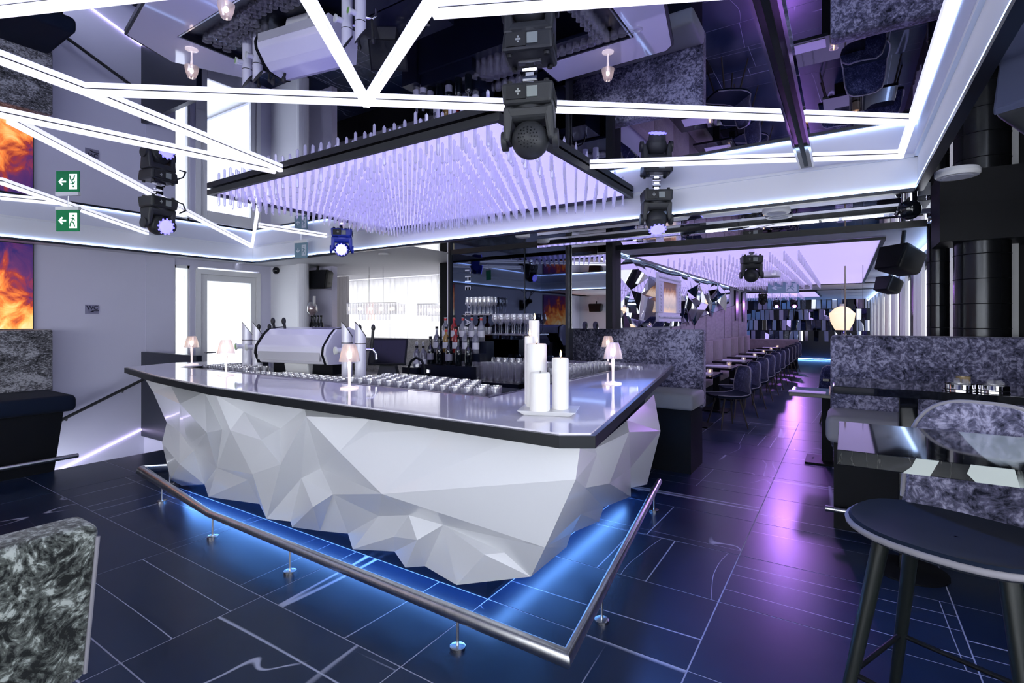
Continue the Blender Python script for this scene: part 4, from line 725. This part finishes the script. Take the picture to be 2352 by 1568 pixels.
# high tables
t1 = thing('high_table', 'nearest black marble high table with white inclusions on its edge', 'table', (-.02, 1.81, 0))
B().box(0, 1.35, 0, .52, 1.075, 1.12).build('table_top', 'marble_table', t1, bevel=.002); B().box(.85, .95, .21, .31, .02, 1.075).build('post', 'black_gloss', t1, bevel=.004); B().lathe([(.22, 0), (.22, .012), (.06, .025)], 24, (.9, .26, 0)).build('foot_plate', 'black', t1)
t2 = thing('high_table', 'black gloss high table in front of the large velvet bench', 'table', (-.06, 3.58, 0))
B().box(0, 1.35, 0, .60, 1.075, 1.12).build('table_top', 'black_gloss', t2, bevel=.003); B().box(.33, .42, .27, .36, .02, 1.075).build('post', 'black_gloss', t2, bevel=.004); B().lathe([(.20, 0), (.20, .012), (.06, .025)], 24, (.375, .315, 0)).build('foot_plate', 'black', t2)
def dish(label, x, y, z, r=.07):
    t = thing('votive_dish', label, 'candle holder', (x, y, z)); B().lathe([(r, 0), (r, .035), (r-.004, .035), (r-.004, .004)], 26, cap1=False).build('rim', 'chrome', t, smooth=40); B().lathe([(r+.003, .006), (r+.003, .010)], 26).build('band', 'black', t)
    gl = B()
    for k in range(9): a = k*2.4; q = .008+.004*k; gl.box(q*math.cos(a)-.012, q*math.cos(a)+.012, q*math.sin(a)-.012, q*math.sin(a)+.012, .005, .035+.004*((k*5) % 9))
    gl.build('crystals', 'glass', t); return t
dish('chrome votive dish with crystals on the far high table, left of two', .53, 3.74, 1.12); dish('chrome votive dish with crystals on the far high table, right of two', .67, 3.76, 1.12)
vc = B().lathe([(.028, 0), (.034, .07), (.03, .07), (.025, .008)], 14, cap1=False).build('votive_glass', 'amber_glass', None, (.56, 3.83, 1.12), smooth=40); tag(vc, 'small amber votive glass behind the chrome dishes', 'candle holder')
for q in ([(.155, .0), (.215, .0), (.235, .045), (.185, .045), (.175, .02)], [(.31, 0), (.395, 0), (.385, .045), (.30, .045), (.292, .02)]):
    n = len(q); B().add([(x, -.0015, 1.075+z) for x, z in q]+[(x, .004, 1.075+z) for x, z in q], [tuple(range(n)), tuple(range(2*n-1, n-1, -1))]+[(i, n+i, n+(i+1) % n, (i+1) % n) for i in range(n)]).build('white_inclusion', 'inclusion', t1)
# bar stools
def stool(label, x, y, rz):
    t = thing('bar_stool', label, 'bar stool', (x, y, 0), rz); N = 32; H_ = .82
    def rim(k, a):   # rounded seat outline, back at +y
        cx_, sy_ = math.cos(a), math.sin(a); rx = .285; ry = .25 if sy_ < 0 else .235
        return (rx*k*math.copysign(abs(cx_)**.8, cx_), ry*k*math.copysign(abs(sy_)**.8, sy_))
    mb = B(); rows = [(0.02, -.012), (.5, -.010), (.85, 0), (.97, .006), (1.0, -.004), (1.0, -.022), (.96, -.034), (.02, -.036)]
    vs = [(*rim(k, 2*PI*i/N), H_+dz+ (.0 if k < .9 else .012*abs(math.cos(2*PI*i/N))**2)) for k, dz in rows for i in range(N)]
    mb.add(vs, [(r*N+i, r*N+(i+1) % N, (r+1)*N+(i+1) % N, (r+1)*N+i) for r in range(len(rows)-1) for i in range(N)]); mb.build('seat', 'velvet_seat', t, smooth=50)
    B().tube([(*rim(1.0, 2*PI*i/N), H_-.014+.012*abs(math.cos(2*PI*i/N))**2) for i in range(N+1)], .011, 8).build('piping', 'piping', t, smooth=60)
    # low curved back
    A0, A1, K = R(45), R(135), 20; V = []; 
    for s_, off in ((0, 0.), (1, .022)):
        for j in range(7):
            for i in range(K+1):
                a = A0+(A1-A0)*i/K; q = (1-abs(2*i/K-1)**2.6)**.5 if 0 < i < K else 0
                hgt = .03+.37*q; zz = H_-.01+hgt*j/6; k = 1.0+.10*(j/6)*q-off*3.2
                X_, Y_ = rim(k, a); V.append((X_, Y_+.02*(j/6), zz))
    W = K+1; n1 = 7*W; F_ = []
    for j in range(6):
        for i in range(K):
            a = j*W+i; F_.append((a, a+1, a+W+1, a+W)); F_.append((n1+a+W, n1+a+W+1, n1+a+1, n1+a))
    for i in range(K): F_ += [(6*W+i, 6*W+i+1, n1+6*W+i+1, n1+6*W+i), (i+1, i, n1+i, n1+i+1)]
    for j in range(6): F_ += [(j*W, j*W+W, n1+j*W+W, n1+j*W), (j*W+K+W, j*W+K, n1+j*W+K, n1+j*W+K+W)]
    B().add(V, F_).build('backrest', 'velvet_lilac', t, smooth=50)
    B().tube([V[6*W+i] for i in range(W)], .010, 7).build('back_piping', 'piping', t, smooth=60)
    for sx in (-1, 1):
        for sy in (-1, 1):
            B().cyl((sx*.155, sy*.13, H_-.03), (sx*.265, sy*.235, 0), .026, .017, 10).build('leg', 'black_wood', t, smooth=50)
    q = [(-.222, -.193), (.222, -.193), (.222, .193), (-.222, .193)]
    for i in range(4): B().cyl((*q[i], .315), (*q[(i+1) % 4], .315), .009, n=8).build('stretcher', 'black', t, smooth=50)
    return t
stool('nearest bar stool with dark velvet seat and pale low back, tucked under the marble table', .30, 2.17, R(-24))
# near-left lounge chair
nc = thing('velvet_chair', 'green-grey crushed velvet chair back cut off at the lower left corner', 'chair', (-1.92, .30, 0), 0)
B().hexa([(-.15, -.30, .42), (-.0, -.30, .42), (-.0, .31, .42), (-.15, .31, .42)], [(-.13, -.30, .89), (.03, -.30, .89), (.03, .335, .89), (-.13, .335, .89)]).build('backrest', 'velvet_green', nc, bevel=.03, seg=4, smooth=50)
B().tube([(.022, .328, .85), (-.006, .305, .44)], .006, 8).build('piping', 'piping', nc, smooth=60)
cushion((-.62, -.08, -.28, .28, .36, .47), 'seat', 'velvet_green', nc, .04)
for x, y in ((-.06, -.24), (-.06, .24), (-.56, -.24), (-.56, .24)): B().cyl((x, y, .37), (x*1.05, y*1.05, 0), .02, .013, 10).build('leg', 'black_wood', nc, smooth=50)
# dining chairs
def dining_chair(label, x, y, rz, vm='velvet_blue', grp=None):
    t = thing('dining_chair', label, 'chair', (x, y, 0), rz, grp); K = 14    # faces -x
    rows = [(-.25, .455, .20), (-.10, .445, .235), (.06, .44, .24), (.16, .455, .235), (.205, .50, .225), (.225, .60, .215), (.245, .72, .205), (.262, .82, .175), (.268, .86, .12)]
    V = []
    for s_ in (0, 1):
        for x_, z_, hw in rows:
            for i in range(K+1):
                q = 2*i/K-1; V.append((x_+(-.03*abs(q)**2 if z_ > .5 else 0)+(.0 if s_ == 0 else (.0 if z_ < .5 else .022)), hw*q, z_+(.02*abs(q)**2.5 if z_ < .5 else 0)-(.03 if s_ and z_ < .5 else 0)))
    W = K+1; n1 = len(rows)*W; F_ = []; m_ = len(rows)-1
    for j in range(m_):
        for i in range(K): a = j*W+i; F_ += [(a, a+1, a+W+1, a+W), (n1+a+W, n1+a+W+1, n1+a+1, n1+a)]
    for i in range(K): F_ += [(m_*W+i, m_*W+i+1, n1+m_*W+i+1, n1+m_*W+i), (i+1, i, n1+i, n1+i+1)]
    for j in range(m_): F_ += [(j*W, j*W+W, n1+j*W+W, n1+j*W), (j*W+K+W, j*W+K, n1+j*W+K, n1+j*W+K+W)]
    seat = [f for f in F_ if all((v % n1)//W <= 4 for v in f)]; back = [f for f in F_ if f not in set(seat)]
    def sub(fs):
        ids = sorted({v for f in fs for v in f}); mp = {v: i for i, v in enumerate(ids)}; return B().add([V[v] for v in ids], [tuple(mp[v] for v in f) for f in fs])
    sub(seat).build('seat', 'velvet_seat', t, smooth=50); sub(back).build('backrest', vm, t, smooth=50)
    edge = [V[j*W] for j in range(len(rows))]+[V[m_*W+i] for i in range(1, W)]+[V[j*W+K] for j in range(m_-1, -1, -1)]
    B().tube(edge, .008, 6).build('piping', 'piping', t, smooth=60)
    for sx, sy in ((-.17, -.17), (-.17, .17), (.14, -.17), (.14, .17)): B().cyl((sx*.7, sy*.7, .43), (sx*1.25, sy*1.25, 0), .013, .009, 8).build('leg', 'oak_leg', t, smooth=50)
    return t
ORD = ['nearest', 'second', 'third', 'fourth', 'fifth', 'sixth', 'seventh', 'eighth', 'ninth', 'tenth', 'eleventh']
dc = dining_chair('nearest blue velvet dining chair in the corridor row', -1.40, 7.85, R(38))
for k in range(1, 11): dup(dc, (-1.40, 7.85+.98*k, 0), R(38), '%s blue velvet dining chair in the corridor row' % ORD[k])
def dtable(label, x0, x1, y0, y1, z=.75):
    t = thing('dining_table', label, 'table', ((x0+x1)/2, (y0+y1)/2, 0)); hx_, hy2 = (x1-x0)/2, (y1-y0)/2
    B().box(-hx_, hx_, -hy2, hy2, z-.035, z).build('table_top', 'black_gloss', t, bevel=.003); B().box(-.05, .05, -.05, .05, .02, z-.035).build('post', 'black', t); B().box(-.2, .2, -.2, .2, 0, .02).build('foot_plate', 'black', t); return t
def votive(label, x, y, z, grp=None):
    t = thing('votive_candle', label, 'candle', (x, y, z), 0, grp); B().lathe([(.035, 0), (.042, .075), (.038, .075), (.03, .01)], 12, cap1=False).build('cup', 'glass', t, smooth=40); B().lathe([(.022, .01), (.022, .03)], 12).build('wax', 'wax', t); B().lathe([(.001, .032), (.005, .042), (.0005, .062)], 8).build('flame', 'flame', t); return t
for k in range(7):
    y0 = 7.35+1.45*k; dtable('%s black dining table along the corridor banquette' % ORD[k], -2.12, -1.52, y0, y0+.75)
    o = B().box(-.20, .20, -.15, .15, 0, .006).build('napkin', 'napkin', None, (-1.80, y0+.38, .75), R(5)); tag(o, 'folded pale napkin on the %s corridor table' % ORD[k], 'napkin')
    votive('glass votive candle on the %s corridor table' % ORD[k], -1.62, y0+.35, .75)
bq = thing('corridor_banquette', 'rose-grey channelled banquette running along the corridor wall', 'bench', (-2.364, 6.2, 0))
for k in range(10): cushion((0, .12, .96*k, .96*k+.955, .42, 1.11), 'back_panel', 'velvet_rose', bq, .015, 2)
cushion((.12, .38, 0, 9.6, .36, .47), 'seat', 'velvet_rose', bq, .03); B().box(.0, .30, .02, 9.58, 0, .36).build('base', 'black', bq)
fb = thing('velvet_bench', 'brown-rose bench closing the far end of the dining row', 'bench', (-3.0, 18.8, 0)); cushion((0, 1.75, 0, .16, .40, .92), 'backrest', 'velvet_rose', fb, .03); cushion((0, 1.75, -.5, 0, .30, .46), 'seat', 'velvet_rose', fb, .03); B().box(.02, 1.73, -.45, .1, 0, .3).build('base', 'black', fb)
# framed picture on the shard wall
pf = thing('framed_picture', 'ornate white framed amber picture mounted on the mirror shards', 'picture', (-2.22, 7.70, 1.50))
B().box(0, .02, -.36, .36, .12, .58).build('canvas', 'painting', pf)
for bx in ((-.58, .58, 0, .13), (-.58, .58, .57, .69)): B().hexa([(0, bx[0], bx[2]), (.05, bx[0], bx[2]), (.05, bx[1], bx[2]), (0, bx[1], bx[2])], [(0, bx[0], bx[3]), (.03, bx[0]+.02, bx[3]), (.03, bx[1]-.02, bx[3]), (0, bx[1], bx[3])]).build('frame_rail', 'frame_white', pf)
for bx in ((-.58, -.36), (.36, .58)): B().box(0, .045, bx[0], bx[1], .13, .57).build('frame_rail', 'frame_white', pf)
knob = B().sphere((0, 0, 0), .022, 8, 6, .6, 1, 1).mesh('rosette', 'frame_white', smooth=60)
for i in range(18):
    for z in (.065, .63): put('rosette', knob, pf, (.05, -.53+.0625*i, z))
for i in range(8):
    for y in (-.48, .48): put('rosette', knob, pf, (.047, y, .17+.05*i))
# column, things in the aisle and behind the right bench
for lb_, x, y, r, m_ in (('black ribbed round column behind the right bench', .87, 5.22, .165, 'column_black'), ('slimmer black pipe column behind the ribbed column', .66, 5.62, .075, 'column_black')):
    t = thing('round_column', lb_, 'column', (x, y, 0)); B().cyl((0, 0, 0), (0, 0, 2.10 if r > .1 else 2.33), r, n=36).build('shaft', m_, t, smooth=40)
    for k in range(11): B().lathe([(r+.001, 0), (r+.004, .003), (r+.001, .006)], 36, (0, 0, .15+.185*k), cap0=False, cap1=False).build('seam', 'black', t, smooth=40)
dtable('black side table with white napkin behind the right bench', -.50, .18, 6.15, 6.75); o = B().box(-.17, .17, -.1, .1, 0, .006).build('napkin', 'napkin', None, (-.34, 6.29, .75)); tag(o, 'white menu sheet on the side table behind the right bench', 'napkin'); votive('glass votive on the side table behind the right bench', -.1, 6.32, .75)
dtable('black table with smoked candle glass behind the right bench, seen in the mirror ceiling', -.25, .55, 7.9, 8.6)
hc = thing('hurricane_candle', 'smoked glass hurricane with lit candle, seen in the mirror ceiling', 'candle', (.12, 8.2, .75)); B().lathe([(.075, 0), (.08, .24), (.076, .24), (.07, .01)], 20, cap1=False).build('glass_cylinder', 'smoke_glass', hc, smooth=40); B().lathe([(.045, .01), (.045, .12)], 18).build('wax', 'wax', hc, smooth=40); B().lathe([(.001, .125), (.009, .14), (.001, .175)], 8).build('flame', 'flame', hc)
for k, (x, y, a) in enumerate(((.15, 6.95, -90), (.2, 7.45, 90), (-.1, 9.0, -90), (.45, 9.0, -95), (-.45, 5.75, 100))):
    if k == 4: continue
    dup(dc, (x, y, 0), R(a), '%s chair around the tables behind the right bench' % ['first', 'second', 'third', 'fourth'][k])
for k in range(2): cushion((-.14, .14, -.28, .28, .42, 1.12-.02*k), 'pad', 'velvet_lilac', thing('high_back_seat', '%s tall velvet seat end showing left of the right bench' % ('nearer', 'farther')[k], 'seat', (-.02, 9.6+1.9*k, 0)), .05)
for ob in [o for o in bpy.data.objects if o.name.startswith('high_back_seat')]: B().box(-.12, .12, -.25, .25, 0, .42).build('base', 'black', ob)
def pendant(label, x, y, z, r, h):
    t = thing('pendant_lamp', label, 'pendant lamp', (x, y, z)); B().lathe([(r*.55, 0), (r*.9, h*.35), (r, h*.7), (r*.55, h*.93), (r*.2, h)], 20, cap0=False, cap1=False).build('shade', 'pendant_glow', t, smooth=50); B().cyl((0, 0, h), (0, 0, ZS-z), .006, n=6).build('cord', 'white_frame', t); B().lathe([(r*.2, h), (r*.18, h+.06)], 14).build('cap', 'white_frame', t)
pendant('large glowing cream pendant lamp over the far right tables', -.06, 14.25, 1.30, .26, .55); pendant('small glowing pendant lamp at the far left by the mirror tiles', -2.9, 17.8, 1.55, .10, .25)
for k, (x, y) in enumerate(((.0, 9.2), (.22, 9.2))):
    o = B().tube([(x, y, 2.36), (x, y, 1.3)], .012 if k == 0 else .004, 8).build('hanging_rod', 'brass_dark' if k == 0 else 'black'); tag(o, ('copper-toned hanging rod', 'thin black hanging cable')[k]+' in front of the corridor light panel', 'rod')
